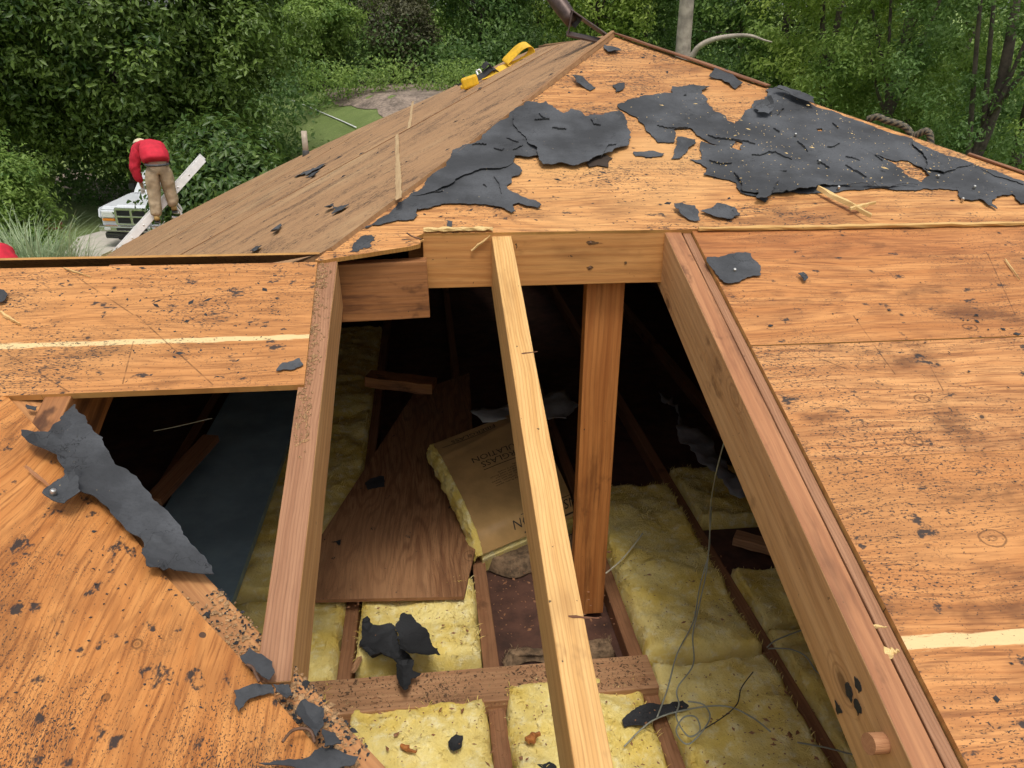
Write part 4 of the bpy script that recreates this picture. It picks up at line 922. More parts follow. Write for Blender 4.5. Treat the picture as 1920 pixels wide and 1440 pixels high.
# plywood board on the joists
o = plate('plywood_board', ATTIC, [ATTIC.px(x, y, 0.115) for x, y in ((515, 1128), (585, 1126), (870, 1120), (897, 1005), (880, 700), (778, 735), (606, 1000))], 0.012, M['attic_ply'], None, lift=0.118, edge_mat=M['joist'])
tag(o, 'brown grainy plywood board lying on the attic joists', 'board')
BB = [ATTIC.px(x, y, 0.14) for x, y in ((425, 1142), (532, 880), (545, 770), (395, 772), (300, 960))]
o = plate('board', ATTIC, [(-1.03, 1.86), (-0.655, 1.86), (-0.640, 3.9), (-1.03, 3.9)], 0.03, M['blue_board'], None, lift=0.14, edge_mat=M['board_edge'])
o.name = 'wall_board'; tag(o, 'blue-grey board lying in the dark attic left of the left rafter', 'board')
o = beam('loose_plank', fZ(285, 935, FZ+0.20), fZ(395, 815, FZ+0.24), 0.07, 0.03, M['joist']); tag(o, 'dark plank lying on the blue-grey board', 'plank')
a = fZ(690, 700, FZ+0.35); b_ = fZ(815, 715, FZ+0.33)
o = beam('wood_offcut', a, b_, 0.10, 0.05, M['blocking'], seg=5, wobble=0.006); tag(o, 'dim brown offcut in the dark far end of the attic', 'offcut')
o = beam('wood_offcut', fZ(1378, 1000, FZ+0.10), fZ(1450, 1020, FZ+0.10), 0.06, 0.035, M['crossbeam'], seg=4, wobble=0.003); tag(o, 'short wood offcut in the dark gap behind the right rafter', 'offcut')
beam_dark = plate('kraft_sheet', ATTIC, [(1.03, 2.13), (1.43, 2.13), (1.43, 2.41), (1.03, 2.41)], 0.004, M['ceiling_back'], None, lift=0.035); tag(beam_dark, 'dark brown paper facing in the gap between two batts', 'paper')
# kraft faced batt: rolled slab with print
KP = {(0, 0): fZ(905, 1022, FZ+0.15), (1, 0): fZ(1078, 950, FZ+0.17), (0, 1): fZ(812, 832, FZ+0.25), (1, 1): fZ(985, 766, FZ+0.27)}
def ks(u, v, h=0.0):
    p = KP[0, 0]*(1-u)*(1-v)+KP[1, 0]*u*(1-v)+KP[0, 1]*(1-u)*v+KP[1, 1]*u*v
    b = 0.030*math.sin(min(1, max(0, v))*math.pi)**0.8 + 0.006*mnoise.noise(Vector((u*3, v*4, 2.0))) + 0.010*max(0, 1-abs(v-0.80-0.10*u)/0.05)*0.6
    b -= 0.05*max(0, (0.12-v)/0.12)**2
    return p + Vector((0, -0.25, 1)).normalized()*(b+h)
kb = empty('kraft_faced_batt', fZ(905, 1022, FZ+0.05), 'brown paper faced insulation batt printed in black, lying upside down', 'insulation')
nu, nk = 44, 60
vs, fs = [], []
for j in range(nk+1):
    for i in range(nu+1):
        vs.append(ks(i/nu, j/nk))
for j in range(nk):
    for i in range(nu): k = j*(nu+1)+i; fs.append((k, k+1, k+nu+2, k+nu+1))
link('paper_facing', mesh_from('paper_facing', vs, fs), M['kraft'], kb, True)
vs, fs = [], []                              # the glass wool core, seen along the left edge
for j in range(nk+1):
    for i in range(25):
        th = math.pi*i/24; u = -0.028*math.sin(th); z = -0.10*(1-math.cos(th))/2
        q = ks(max(u, -0.03), j/nk, z-0.001); q = q + Vector((rnd.uniform(-.003, .003), rnd.uniform(-.003, .003), rnd.uniform(-.003, .003)))
        vs.append(q + Vector((-0.02*math.sin(th)*(1+0.6*mnoise.noise(Vector((j*0.21, i*0.2, 3)))), 0, 0)))
for j in range(nk):
    for i in range(24): k = j*25+i; fs.append((k, k+1, k+26, k+25))
link('wool_core', mesh_from('wool_core', vs, fs), I0, kb, True)
vs, fs = [], []                              # body under the facing
for j in range(nk+1):
    for s_ in ((0.0, -0.03), (1.0, -0.03), (1.0, -0.10), (0.0, -0.10)): vs.append(ks(s_[0], j/nk, s_[1]))
for j in range(nk):
    for k in range(4): fs.append((4*j+k, 4*j+(k+1) % 4, 4*j+4+(k+1) % 4, 4*j+4+k))
fs += [(0, 1, 2, 3), tuple(4*nk+k for k in (3, 2, 1, 0))]
link('wool_core', mesh_from('wool_core', vs, fs), I0, kb)
def print_text(txt, u0, v0, size, sub=True, wu=1.0):
    cu = bpy.data.curves.new('t', 'FONT'); cu.body = txt; cu.size = 1.0; cu.resolution_u = 2
    ob = bpy.data.objects.new('t', cu); COL.objects.link(ob)
    dg = bpy.context.evaluated_depsgraph_get(); me = bpy.data.meshes.new_from_object(ob.evaluated_get(dg))
    bpy.data.objects.remove(ob); bpy.data.curves.remove(cu)
    return me
def kraft_print(items):
    vs, fs = [], []
    for it in items:
        if it[0] == 'text':
            _, txt, u0, v0, su, sv = it; me = print_text(txt, 0, 0, 1)
            k = len(vs)
            for q in me.vertices: vs.append(ks(u0-q.co.x*su, v0-q.co.y*sv, 0.0022))   # printed upside down
            fs += [tuple(k+i for i in p.vertices) for p in me.polygons]
            bpy.data.meshes.remove(me)
        else:
            _, u0, v0, u1, v1, w = it; k = len(vs); n = 14
            for i in range(n+1):
                t = i/n
                for s_ in (-w, w): vs.append(ks(u0+(u1-u0)*t, v0+(v1-v0)*t+s_, 0.0022))
            fs += [(k+2*i, k+2*i+1, k+2*i+3, k+2*i+2) for i in range(n)]
    o = link('printing', mesh_from('printing', vs, fs), M['ink'], kb)
items = [('text', 'FIBERGLASS', 0.86, 0.60, 0.108, 0.075), ('text', 'INSULATION', 0.86, 0.67, 0.108, 0.075),
         ('line', 0.30, 0.525, 0.88, 0.525, 0.003), ('text', 'FIBERGLASS', 0.62, 0.945, 0.09, 0.05), ('line', 0.05, 0.90, 0.62, 0.90, 0.003),
         ('text', 'INSULATION', 1.10, 0.075, 0.13, 0.06), ('line', 0.45, 0.012, 1.0, 0.012, 0.003), ('line', 0.45, 0.088, 1.0, 0.088, 0.002),
         ('line', 0.86, 0.34, 0.86, 0.49, 0.002), ('text', 'CAUTION', 0.83, 0.335, 0.045, 0.03)]
for k_ in range(7):
    v_ = 0.345+0.020*k_; e_ = 0.28 if k_ < 5 else 0.5
    u_ = 0.83
    txts = ['keep wool away from open', 'flame and hot surfaces. this', 'facing will burn. do not leave', 'exposed. install in contact', 'with the ceiling or wall finish', 'wear gloves and a mask', 'see other side']
    items.append(('text', txts[k_], u_, v_+0.02, 0.044, 0.019))
kraft_print(items)
# plastic film, grey duct wrap
def film(name, outline, z, mat, label, cat, seed, amp=0.03):
    pl = [ATTIC.px(x, y, z) for x, y in outline]
    o = plate(name, ATTIC, roughen(pl, 0.03, 0.12, seed), 0.002, mat, None, lift=z, spacing=0.03, hfun=lambda vs: amp*(fnoise(vs, 8, seed)+0.6*np.abs(fnoise(vs, 17, seed*2.0))), smooth=True, seed=seed)
    return tag(o, label, cat)
film('plastic_film', [(882, 778), (905, 768), (985, 755), (1060, 735), (1085, 760), (1062, 788), (1000, 780), (905, 794)], 0.26, M['plastic'], 'crumpled grey plastic film behind the paper faced batt', 'plastic film', 61)
film('duct_wrap', [(1235, 735), (1262, 745), (1300, 800), (1345, 850), (1400, 905), (1410, 930), (1370, 918), (1320, 870), (1270, 815)], 0.20, M['duct'], 'grey wrapped duct lying in the dark behind the right rafter', 'duct', 62, amp=0.05)
# wires
def wire(pts, label, mat='wire', r=0.0022, group=None):
    P = [fZ(x, y, FZ+h) for x, y, h in pts]
    o = tube('wire', P, r, M[mat], None, 6, sub=6); return tag(o, label, 'wire', group or 'loose wires on the insulation')
wire([(1360, 820, 0.75), (1342, 890, 0.62), (1331, 960, 0.45), (1330, 1030, 0.32), (1312, 1100, 0.22), (1300, 1165, 0.13), (1270, 1225, 0.12), (1252, 1290, 0.12), (1232, 1345, 0.12)], 'long thin grey wire hanging from the right rafter')
wire([(1334, 950, 0.46), (1326, 1060, 0.28), (1312, 1130, 0.18), (1299, 1190, 0.12), (1300, 1245, 0.12), (1270, 1290, 0.12), (1273, 1320, 0.12), (1268, 1345, 0.12), (1290, 1380, 0.12), (1312, 1370, 0.12), (1305, 1345, 0.12), (1282, 1345, 0.125), (1268, 1372, 0.12), (1292, 1395, 0.12), (1330, 1350, 0.12), (1320, 1322, 0.12), (1290, 1315, 0.125)], 'grey wire that twists into a tangle on the insulation')
wire([(1170, 1400, 0.10), (1222, 1352, 0.12), (1290, 1330, 0.12), (1360, 1324, 0.12), (1410, 1345, 0.12), (1445, 1372, 0.12)], 'pale wire arching across the bottom batt', 'wire')
wire([(1412, 1260, 0.12), (1390, 1290, 0.12), (1382, 1320, 0.12), (1355, 1345, 0.12), (1315, 1370, 0.12)], 'dark wire with a frayed upper end', 'black_web', 0.0016)
wire([(1440, 1216, 0.12), (1480, 1217, 0.13), (1510, 1230, 0.12), (1530, 1258, 0.11), (1545, 1268, 0.11)], 'wire curving from the joist towards the right rafter')
wire([(1438, 1214, 0.12), (1452, 1202, 0.13), (1480, 1190, 0.13), (1508, 1180, 0.13)], 'short wire rising to the right rafter')
wire([(1495, 1392, 0.11), (1550, 1402, 0.11), (1610, 1418, 0.11)], 'wire low at the bottom right of the batts')
wire([(1136, 1075, 0.13), (1165, 1050, 0.13), (1190, 1020, 0.14), (1205, 1000, 0.14)], 'pale stiff wire on the bright batt beside the post', 'wire_pale', 0.0028, 'stray pale wire')
wire([(288, 808, 0.5), (330, 800, 0.5), (398, 784, 0.52)], 'pale thread in the dark left opening', 'wire_pale', 0.0015, 'stray pale wire')
# ------------------------------------------------------------------ loose wood and crumbs
def splint(frame, a, b, lift, w, label, t=0.006, mat='splinter', seed=0, name='wood_splinter', group='wood splinters'):
    q0, q1 = frame.at(*frame.px(*a, lift), lift), frame.at(*frame.px(*b, lift), lift)
    d = q1-q0; s = d.cross(frame.n).normalized(); rr = random.Random(seed); n = 8; vs, fs = [], []
    for i in range(n+1):
        tt = i/n; ww = w*(0.35+0.65*math.sin(math.pi*min(1, tt*1.15+0.12)))*rr.uniform(0.8, 1.2)
        c = q0+d*tt+s*rr.uniform(-.15, .15)*w
        vs += [c-s*ww/2, c+s*ww/2, c+s*ww/2*0.6+frame.n*t*rr.uniform(.7, 1.2), c-s*ww/2*0.5+frame.n*t]
    for i in range(n):
        for k in range(4): fs.append((4*i+k, 4*i+(k+1) % 4, 4*i+4+(k+1) % 4, 4*i+4+k))
    fs += [(3, 2, 1, 0), tuple(4*n+k for k in range(4))]
    uv = [(0.05*(i//4), 0.01*(i % 4)) for i in range(len(vs))]
    return tag(link(name, mesh_from(name, vs, fs, uv), M[mat], None), label, 'splinter', group)
splint(FRONT, (1533, 355), (1632, 408), FELT_H+0.010, 0.016, 'long split stick leaning over the edge of the largest tar paper sheet', 0.012, seed=1)
splint(FRONT, (1592, 393), (1640, 382), FELT_H+0.012, 0.012, 'short pale splinter crossing the long split stick', 0.008, seed=2)
splint(FRONT, (1884, 487), (1911, 525), TH+0.002, 0.004, 'thin needle splinter on the upper right plywood course', 0.004, seed=3)
splint(FRONT, (2, 587), (38, 610), TH+0.002, 0.008, 'pale splinter at the left end of the plywood strip', 0.006, seed=4)
splint(FRONT, (120, 503), (170, 520), TH+0.002, 0.0035, 'hair thin splinter at the top of the plywood strip', 0.003, seed=5)
splint(NEAR, (48, 876), (98, 918), 0.024, 0.006, 'reddish splinter beside the folded scrap at the valley', 0.004, mat='dowel', seed=6)
q0 = fY(880, 470, YH-0.008); q1 = fY(920, 440, YH-0.008)
splint(Frame((0, YH-0.004, front_z(YH)), (1, 0, 0), (0, 0, 1)), (884, 470), (919, 441), 0.0, 0.007, 'pale splinter hanging on the header left of the middle rafter', 0.006, seed=7)
splint(FRONT, (1655, 1226), (1683, 1222), 0.004, 0.020, 'small pale chip on the groove of the right rafter', 0.006, seed=8)
splint(FRONT, (1636, 1175), (1662, 1178), 0.004, 0.006, 'narrow pale chip above the small one on the right rafter', 0.004, seed=9)
splint(ATTIC, (660, 1262), (690, 1210), 0.085, 0.02, 'flat splinter of wood between two batts behind the cross beam', 0.008, mat='crossbeam', seed=10)
splint(ATTIC, (752, 1398), (780, 1412), 0.11, 0.018, 'rusty red chip on the front batt', 0.006, mat='post', seed=11)
splint(ATTIC, (988, 1392), (1010, 1375), 0.11, 0.03, 'reddish bark chip under the middle rafter', 0.01, mat='post', seed=12)
for i, (a_, b_) in enumerate((((742, 470), (788, 461)), ((700, 476), (764, 468)), ((760, 466), (795, 452)))):
    splint(FRONT, a_, b_, HL-0.010, 0.010, ('lower', 'longest', 'upper')[i]+' splinter peeling off the broken corner of the hip sheathing', 0.005, mat='ply_edge', seed=30+i)
def bent_nail(frame, pxs, lift, label):
    o = tube('bent_nail', [frame.at(*frame.px(x, y, lift), lift) for x, y in pxs], 0.0022, M['rust'], None, 6, sub=4); return tag(o, label, 'nail', 'loose nails')
bent_nail(NEAR, ((530, 1391), (548, 1370), (572, 1366), (584, 1373), (590, 1392)), 0.034, 'bent hook shaped nail low on the valley rafter')
bent_nail(NEAR, ((462, 1246), (474, 1252), (480, 1266), (486, 1278)), 0.036, 'rusty nail in the uppermost valley scrap')
bent_nail(FRONT, ((763, 437), (775, 444), (790, 448)), HL+0.014, 'nail pulled out beside the left end of the header')
def felt_nail(frame, p, lift, label, r=0.0045):
    q = frame.at(*frame.px(*p, lift), lift); o = tube('roofing_nail', [q-frame.n*0.01, q+frame.n*0.001, q+frame.n*0.0025], [r, r, r*0.75], M['steel'], None, 10); tag(o, label, 'nail', 'roofing nails')
felt_nail(FRONT, (1378, 505), TH+0.010, 'steel nail head in the square dark patch')
felt_nail(NEAR, (100, 920), 0.052, 'steel nail head in the folded scrap at the valley', 0.005)
felt_nail(FRONT, (1537, 301), FELT_H+0.012, 'pale nail head in the middle of the largest sheet', 0.0042)
felt_nail(FRONT, (1492, 251), FELT_H+0.010, 'pale nail head high on the largest sheet', 0.0042)
felt_nail(FRONT, (1573, 350), FELT_H+0.012, 'pale nail head by the long split stick', 0.0042)
felt_nail(FRONT, (1760, 329), FELT_H+0.010, 'pale nail head near the slit in the largest sheet', 0.0042)
felt_nail(FRONT, (1828, 349), FELT_H+0.010, 'pale nail head at the right of the largest sheet', 0.0042)
felt_nail(FRONT, (1806, 372), FELT_H+0.010, 'pale nail head on the lower right edge of the largest sheet', 0.0042)
def chips(name, gen, n, size, mat, label, cat, flat=0.4, seed=0, long=1.0):
    """Loose crumbs nobody could count: one mesh of small irregular tetrahedra."""
    rr = random.Random(seed); vs, fs = [], []
    for _ in range(n):
        p, nrm = gen(rr); s = size*rr.uniform(0.4, 1.5)
        if rr.random() < 0.10: s *= 2.2
        a = nrm.cross(Vector((rr.uniform(-1, 1), rr.uniform(-1, 1), 0.3))).normalized(); b = nrm.cross(a); k = len(vs)
        lo = long*rr.uniform(0.7, 1.3)
        vs += [p+a*s*lo, p+b*s*rr.uniform(.3, 1), p-a*s*lo*rr.uniform(.5, 1), p-b*s*rr.uniform(.3, 1), p+nrm*s*flat+a*s*0.2]
        fs += [(k, k+1, k+4), (k+1, k+2, k+4), (k+2, k+3, k+4), (k+3, k, k+4)]
    return tag(link(name, mesh_from(name, vs, fs), mat, None), label, cat, kind='stuff')
def g_front(u0, u1, v0, v1, lift, mask=None):
    def g(rr):
        while True:
            u, v = rr.uniform(u0, u1), rr.uniform(v0, v1)
            if mask is None or mask(u, v, rr): return FRONT.at(u, v, lift), FRONT.n
    return g
nm = lambda f, t: (lambda u, v, rr: mnoise.noise(Vector((u*f, v*f, 3.3))) > t+rr.uniform(-.3, .3))
chips('tar_crumbs', g_front(0.75, 3.2, 0.4, vseam-0.02, TH, nm(2.5, 0.1)), 420, 0.0026, M['crumbs'], 'black tar crumbs sprinkled over the right plywood', 'crumbs', seed=1, long=1.4)
chips('tar_crumbs', g_front(-1.4, -0.3, vb+0.02, vt-0.01, TH, nm(2.5, 0.05)), 260, 0.0024, M['crumbs'], 'black tar crumbs sprinkled over the plywood strip', 'crumbs', seed=2, long=1.6)
def g_near(rr):
    while True:
        u, v = rr.uniform(-0.6, 0.7), rr.uniform(-0.02, 0.6)
        p = NEAR.at(u, v, 0.013)
        if inside(poly_near, np.array([[u, v]]))[0] and mnoise.noise(Vector((u*4, v*4, 1))) > 0.05+rr.uniform(-.3, .3): return p, NEAR.n
poly_near = [(u, v+0.01) for u, v in nv] + [(-1.6, nv[-1][1]-0.3), (-1.6, 1.2), (1.2, 1.2)]
chips('tar_crumbs', g_near, 320, 0.0018, M['crumbs'], 'black tar crumbs on the near wing plywood', 'crumbs', seed=3, long=1.3)
def g_hip(rr):
    while True:
        t = rr.uniform(0.15, 1.35); s = rr.uniform(-1, 1)
        X = AX + (s*t*S1/S2*0.95 if s < 0 else s*t*S1/S3*0.95); u, v = fuv(X, AY-t)
        return FRONT.at(u, v, HL), FRONT.n
chips('tar_crumbs', g_hip, 260, 0.0032, M['crumbs'], 'black tar crumbs on the near hip slope', 'crumbs', seed=4, long=1.5)
def g_left(rr):
    Y = rr.uniform(2.3, 8.0); X = rr.uniform(-2.6, AX-0.1)
    if X < AX-(AY-Y)*S1/S2-0.0 or Y > AY:
        if Y < farY(X)-0.2: return LEFT.at(*luv(X, Y), HL+0.005), LEFT.n
    return LEFT.at(*luv(-0.5, 5.0), HL+0.005), LEFT.n
chips('tar_crumbs', g_left, 260, 0.005, M['crumbs'], 'dark tar crumbs on the long left slope', 'crumbs', seed=5, long=2.2, flat=0.5)
def g_valley(rr):
    t = rr.betavariate(2.2, 1.6); p = va+dv*(0.62+0.42*t)
    s_ = dv.normalized().cross(Vector((0, 0, 1))).normalized()
    return p+s_*rr.uniform(-0.030, 0.024)+Vector((0, 0, 0.001)), Vector((0, 0, 1))
chips('tar_crumbs', g_valley, 420, 0.0026, M['crumbs'], 'black granules caught along the lower valley rafter', 'crumbs', seed=16, flat=0.8)
chips('wood_crumbs', g_valley, 800, 0.0026, M['sawdust'], 'brown granules caught along the lower valley rafter', 'crumbs', seed=6, flat=0.8)
def g_lraft(rr):
    Y = 1.25+0.62*rr.betavariate(1.5, 1.2); x = -0.24-0.021+abs(rr.gauss(0, 0.016))
    if Y < 1.45: x = -0.24+rr.uniform(-.02, .008)
    return Vector((min(x, -0.218), Y, front_z(Y)+0.001)), FRONT.n
chips('wood_crumbs', g_lraft, 520, 0.0024, M['sawdust'], 'brown crumbs lying on top of the left rafter', 'crumbs', seed=7, flat=0.8, long=1.4)
def g_cross(rr):
    a, b = c1+Vector((-0.2, -0.055, 0)), fZ(1212, 1258, cbz)
    while True:
        t = rr.random(); y = rr.uniform(-1, 1)
        if mnoise.noise(Vector((t*9, y*1.6, 4.0)))+0.35*mnoise.noise(Vector((t*40, y*5, 1.0))) > rr.uniform(-.25, .45): break
    p = a.lerp(b, t)
    return p+Vector((0, rr.uniform(-.055, .06), 0.001)), Vector((0, 0, 1))
chips('wood_crumbs', g_cross, 1700, 0.0021, M['sawdust2'], 'brown crumbs strewn on the cross beam', 'crumbs', seed=8, flat=0.6, long=1.5)
chips('wood_crumbs', g_cross, 700, 0.0018, M['sawdust'], 'pale crumbs strewn on the cross beam', 'crumbs', seed=18, flat=0.6, long=1.7)
def g_floor(rr):
    while True:
        X, Y = rr.uniform(-0.3, 1.0), rr.uniform(1.2, 2.2)
        if not (1.62 < Y < 1.80): return Vector((X, Y, FZ+0.108+rr.uniform(-.012, .012))), Vector((0, 0, 1))
chips('wood_crumbs', g_floor, 1400, 0.0026, M['joist'], 'dark crumbs scattered on the insulation', 'crumbs', seed=9, flat=0.6, long=1.5)
def g_feltchips(rr):
    while True:
        q = FRONT.px(rr.uniform(1180, 1900), rr.uniform(180, 380), FELT_H)
        if inside(Cuv, np.array([q]))[0]: return FRONT.at(q[0], q[1], FELT_H+0.011), FRONT.n
Cuv = [FRONT.px(x, y, FELT_H) for x, y in C_]
chips('wood_crumbs', g_feltchips, 420, 0.0013, M['splinter'], 'straw coloured crumbs sprinkled on the largest tar paper sheet', 'crumbs', seed=10, long=2.4, flat=0.7)
# ------------------------------------------------------------------ things lying on the far roof
sg = empty('strap', LEFT.at(*LEFT.px(930, 135, HL), HL), 'yellow webbing strap with a steel buckle lying at the far edge of the left slope', 'strap')
def lp(x, y, h): return LEFT.at(*LEFT.px(x, y, HL+0.01), HL+0.012+h)
D_ = 4.80
def ap(x, y, d=D_): return fD(x, y, d)
cross = Vector((-0.55, 0.60, 0.45))
ribbon('strap_loop', [ap(938, 130), ap(960, 122), ap(985, 112), ap(997, 98), ap(992, 84), ap(976, 88), ap(955, 108), ap(948, 118), ap(965, 121), ap(986, 110)], cross, 0.055, 0.004, M['yellow'], sg)
ribbon('strap_tail', [ap(900, 146), ap(920, 139), ap(938, 130)], cross, 0.045, 0.006, M['yellow'], sg)
ribbon('strap_tail', [ap(905, 128), ap(915, 118), ap(924, 133)], cross, 0.03, 0.004, M['black_web'], sg)
ribbon('strap_tail', [ap(893, 148), ap(907, 140), ap(922, 128), ap(935, 134)], cross, 0.04, 0.004, M['black_web'], sg)
D_ = 5.12
bagm = []
bk = empty('tool_pouch', ap(878, 160), 'small yellow pouch with black trim beside the strap', 'pouch')
o = beam('pouch_body', ap(863, 148), ap(893, 138), 0.09, 0.065, M['yellow'], bk, bev=0.012)
ribbon('pouch_band', [ap(868, 140, 5.08), ap(876, 150, 5.06), ap(879, 160, 5.07)], cross, 0.012, 0.006, M['black_web'], bk)
ribbon('pouch_band', [ap(858, 160, 5.07), ap(868, 155, 5.05), ap(884, 148, 5.07), ap(897, 140, 5.09)], cross, 0.012, 0.006, M['black_web'], bk)
tube('buckle', [ap(893, 133, 5.06), ap(899, 130, 5.06), ap(906, 143, 5.06), ap(899, 147, 5.06), ap(893, 133, 5.06)], 0.006, M['alu'], bk, 8)
o = beam('pouch_flap', ap(862, 161, 5.08), ap(880, 153, 5.08), 0.07, 0.028, M['yellow'], bk, bev=0.009)
# vent pipe
vp_ = LEFT.at(*LEFT.px(574, 291, HL), HL)
vt_ = empty('vent_pipe', vp_, 'short grey plumbing vent pipe standing on the left slope', 'pipe')
tube('pipe', [vp_+Vector((0, 0, -0.05)), vp_+Vector((0, 0, 0.24))], 0.030, M['pvc'], vt_, 16)
tube('collar', [vp_+Vector((0, 0, -0.05)), vp_+Vector((0, 0, 0.045)), vp_+Vector((0, 0, 0.05))], [0.042, 0.034, 0.031], M['lead'], vt_, 16)
# bent metal at the peak: ridge cap with a pipe
D_ = 3.46
pk_ = empty('bent_ridge_metal', (AX, AY, AZ+0.03), 'dark brown bent metal bracket and pipe sticking up at the roof peak', 'metal piece')
tube('pipe', [ap(1026, -26, 3.62), ap(1048, 6, 3.58), ap(1068, 33, 3.54), ap(1073, 44, 3.53)], [0.034, 0.034, 0.031, 0.024], M['bronze'], pk_, 16)
def strap_plate(name, a, b, w, t, side=None):
    return beam(name, a, b, w, t, M['bronze'], pk_, bev=0.001, side=side, center=True)
strap_plate('bracket_plate', ap(1072, 22, 3.54), ap(1146, 73, 3.46), 0.07, 0.006, (0.3, 1, -0.2))
strap_plate('bracket_plate', ap(1074, 19, 3.50), ap(1064, 66, 3.50), 0.06, 0.006, (0.2, 1, 0.1))
strap_plate('bracket_plate', ap(1062, 63, 3.50), ap(1128, 77, 3.46), 0.06, 0.008, (0.2, 1, 0.3))
v = [ap(1075, 22, 3.535), ap(1094, 33, 3.52), ap(1079, 53, 3.52), ap(1072, 48, 3.53)]
v2 = [q+Vector((0.0, 0.006, 0)) for q in v]
link('bracket_gusset', mesh_from('bracket_gusset', v+v2, [(0, 1, 2, 3), (7, 6, 5, 4), (0, 4, 5, 1), (1, 5, 6, 2), (2, 6, 7, 3), (3, 7, 4, 0)]), M['lead'], pk_)
# rope on the right hip
def rope_mat():
    m, nt, b = new_mat('tan_and_black_rope'); g = NG(nt); tc = g.n('ShaderNodeUVMap', uv_map='UVMap'); sep = g.n('ShaderNodeSeparateXYZ'); g.l(tc.outputs[0], sep.inputs[0])
    w = g.math('SINE', g.math('MULTIPLY', g.math('ADD', g.math('MULTIPLY', sep.outputs[0], 3.0), g.math('MULTIPLY', sep.outputs[1], 30.0)), 6.283))
    g.l(g.mix(g.step(w, -0.2, 0.2), (0.022, 0.022, 0.02), (0.17, 0.135, 0.085)), b.inputs['Base Color']); b.inputs['Roughness'].default_value = 0.8; return m
M['rope'] = rope_mat()
def hipx(x, dy=0, h=0.0):
    best = min((abs(fproj[0]-x), t) for t, fproj in HPX); t = best[1]; return hp(t, 1, 0.022+h)
def proj(p):
    q = Vector(p)-CAM; fw = q.y*CY+q.x*SY; r = q.x*CY-q.y*SY; d = fw*math.cos(PITCH)-q.z*math.sin(PITCH); u = fw*math.sin(PITCH)+q.z*math.cos(PITCH)
    x, y = FPX*r/d, -FPX*u/d; c, s = math.cos(ROLL), math.sin(ROLL); return (960+c*x-s*y, 720+s*x+c*y)
HPX = [(t, proj(hp(t, 1, 0.03))) for t in np.linspace(0, 2.2, 400)]
rope = tube('rope', [hipx(x, 0, h)+Vector((0.015, 0.02, 0)) for x, h in ((1628, -0.01), (1642, 0.008), (1660, 0.006), (1680, 0.008), (1700, 0.004), (1712, -0.012), (1722, -0.004), (1732, 0.014), (1742, 0.006), (1748, -0.02))], 0.011, M['rope'], None, 10, sub=6)
tag(rope, 'tan and black rope lying over the right hip edge', 'rope')
# ------------------------------------------------------------------ ladder at the far left corner
LD = 15.2
top, bot = fD(381, 298, LD), fD(100, 610, LD-0.4)
bot = top + (bot-top)*((top.z-0.13)/(top.z-bot.z))
lad = empty('ladder', bot, 'aluminium extension ladder leaning on the far left roof corner', 'ladder')
across = Vector((top.x, top.y, 0)).normalized(); ax_ = (top-bot).normalized(); nrm = ax_.cross(across).normalized()
for s_ in (0, 1):
    off = across*(0.42*s_)
    beam('rail', bot+off, top+off, 0.03, 0.125, M['alu'], lad, bev=0.004, side=across, center=True)
L_ = (top-bot).length
for i in range(int(L_/0.30)):
    q = bot+ax_*(0.2+0.30*i); tube('rung', [q-across*0.022, q+across*0.45], 0.018, M['lead'] if False else M['alu'], lad, 8)
stp = [fD(x, y, LD-0.1) for x, y in ((318, 372), (330, 388), (338, 398), (340, 404), (335, 408), (322, 407))]
tube('standoff_arm', stp, 0.022, M['alu'], lad, 10, sub=5)
tube('standoff_arm', [q+across*0.5 for q in stp], 0.022, M['alu'], lad, 10, sub=5)
# ------------------------------------------------------------------ people
def skin(name, joints, edges, mat, parent, sub=2, M4=None, extra=None, flatten=None):
    """Skinned figure piece: joints {name: (x, y, z, r)}; one connected smooth surface."""
    names = list(joints); me = bpy.data.meshes.new(name)
    me.from_pydata([M4 @ Vector(joints[k][:3]) for k in names], [(names.index(a), names.index(b)) for a, b in edges], [])
    ob = bpy.data.objects.new('tmp', me); COL.objects.link(ob)
    md = ob.modifiers.new('s', 'SKIN'); md.use_smooth_shade = True; md.branch_smoothing = 0.6
    sc = M4.to_scale().x
    for i, k in enumerate(names):
        r = joints[k][3]; r2 = joints[k][4] if len(joints[k]) > 4 else r
        me.skin_vertices[0].data[i].radius = (r*sc, r2*sc); me.skin_vertices[0].data[i].use_root = (i == 0)
    sb = ob.modifiers.new('u', 'SUBSURF'); sb.levels = sub
    dg = bpy.context.evaluated_depsgraph_get(); m2 = bpy.data.meshes.new_from_object(ob.evaluated_get(dg)); m2.name = name
    bpy.data.objects.remove(ob)
    bm = bmesh.new(); bm.from_mesh(m2)
    if extra: extra(bm)
    bm.to_mesh(m2); bm.free(); m2.materials.clear()
    return link(name, m2, mat, parent, True)
m_red = simple_mat('red_shirt', (0.55, 0.012, 0.035), 0.8, var=0.25, sc=12, bump=0.01)
m_khaki = simple_mat('khaki_trousers', (0.40, 0.30, 0.19), 0.85, var=0.3, sc=9, bump=0.012)
m_skin = simple_mat('skin', (0.42, 0.22, 0.14), 0.55, var=0.1)
m_boot = simple_mat('tan_boots', (0.42, 0.27, 0.09), 0.7, var=0.3, sc=20)
m_sole = simple_mat('boot_soles', (0.03, 0.03, 0.03), 0.8)
m_cap = simple_mat('cream_cap', (0.62, 0.52, 0.36), 0.8, var=0.15)
m_glove = simple_mat('white_gloves', (0.68, 0.66, 0.62), 0.8, var=0.15)
m_belt = simple_mat('dark_belt', (0.05, 0.05, 0.055), 0.5)
m_hair = simple_mat('dark_hair', (0.03, 0.02, 0.014), 0.7)
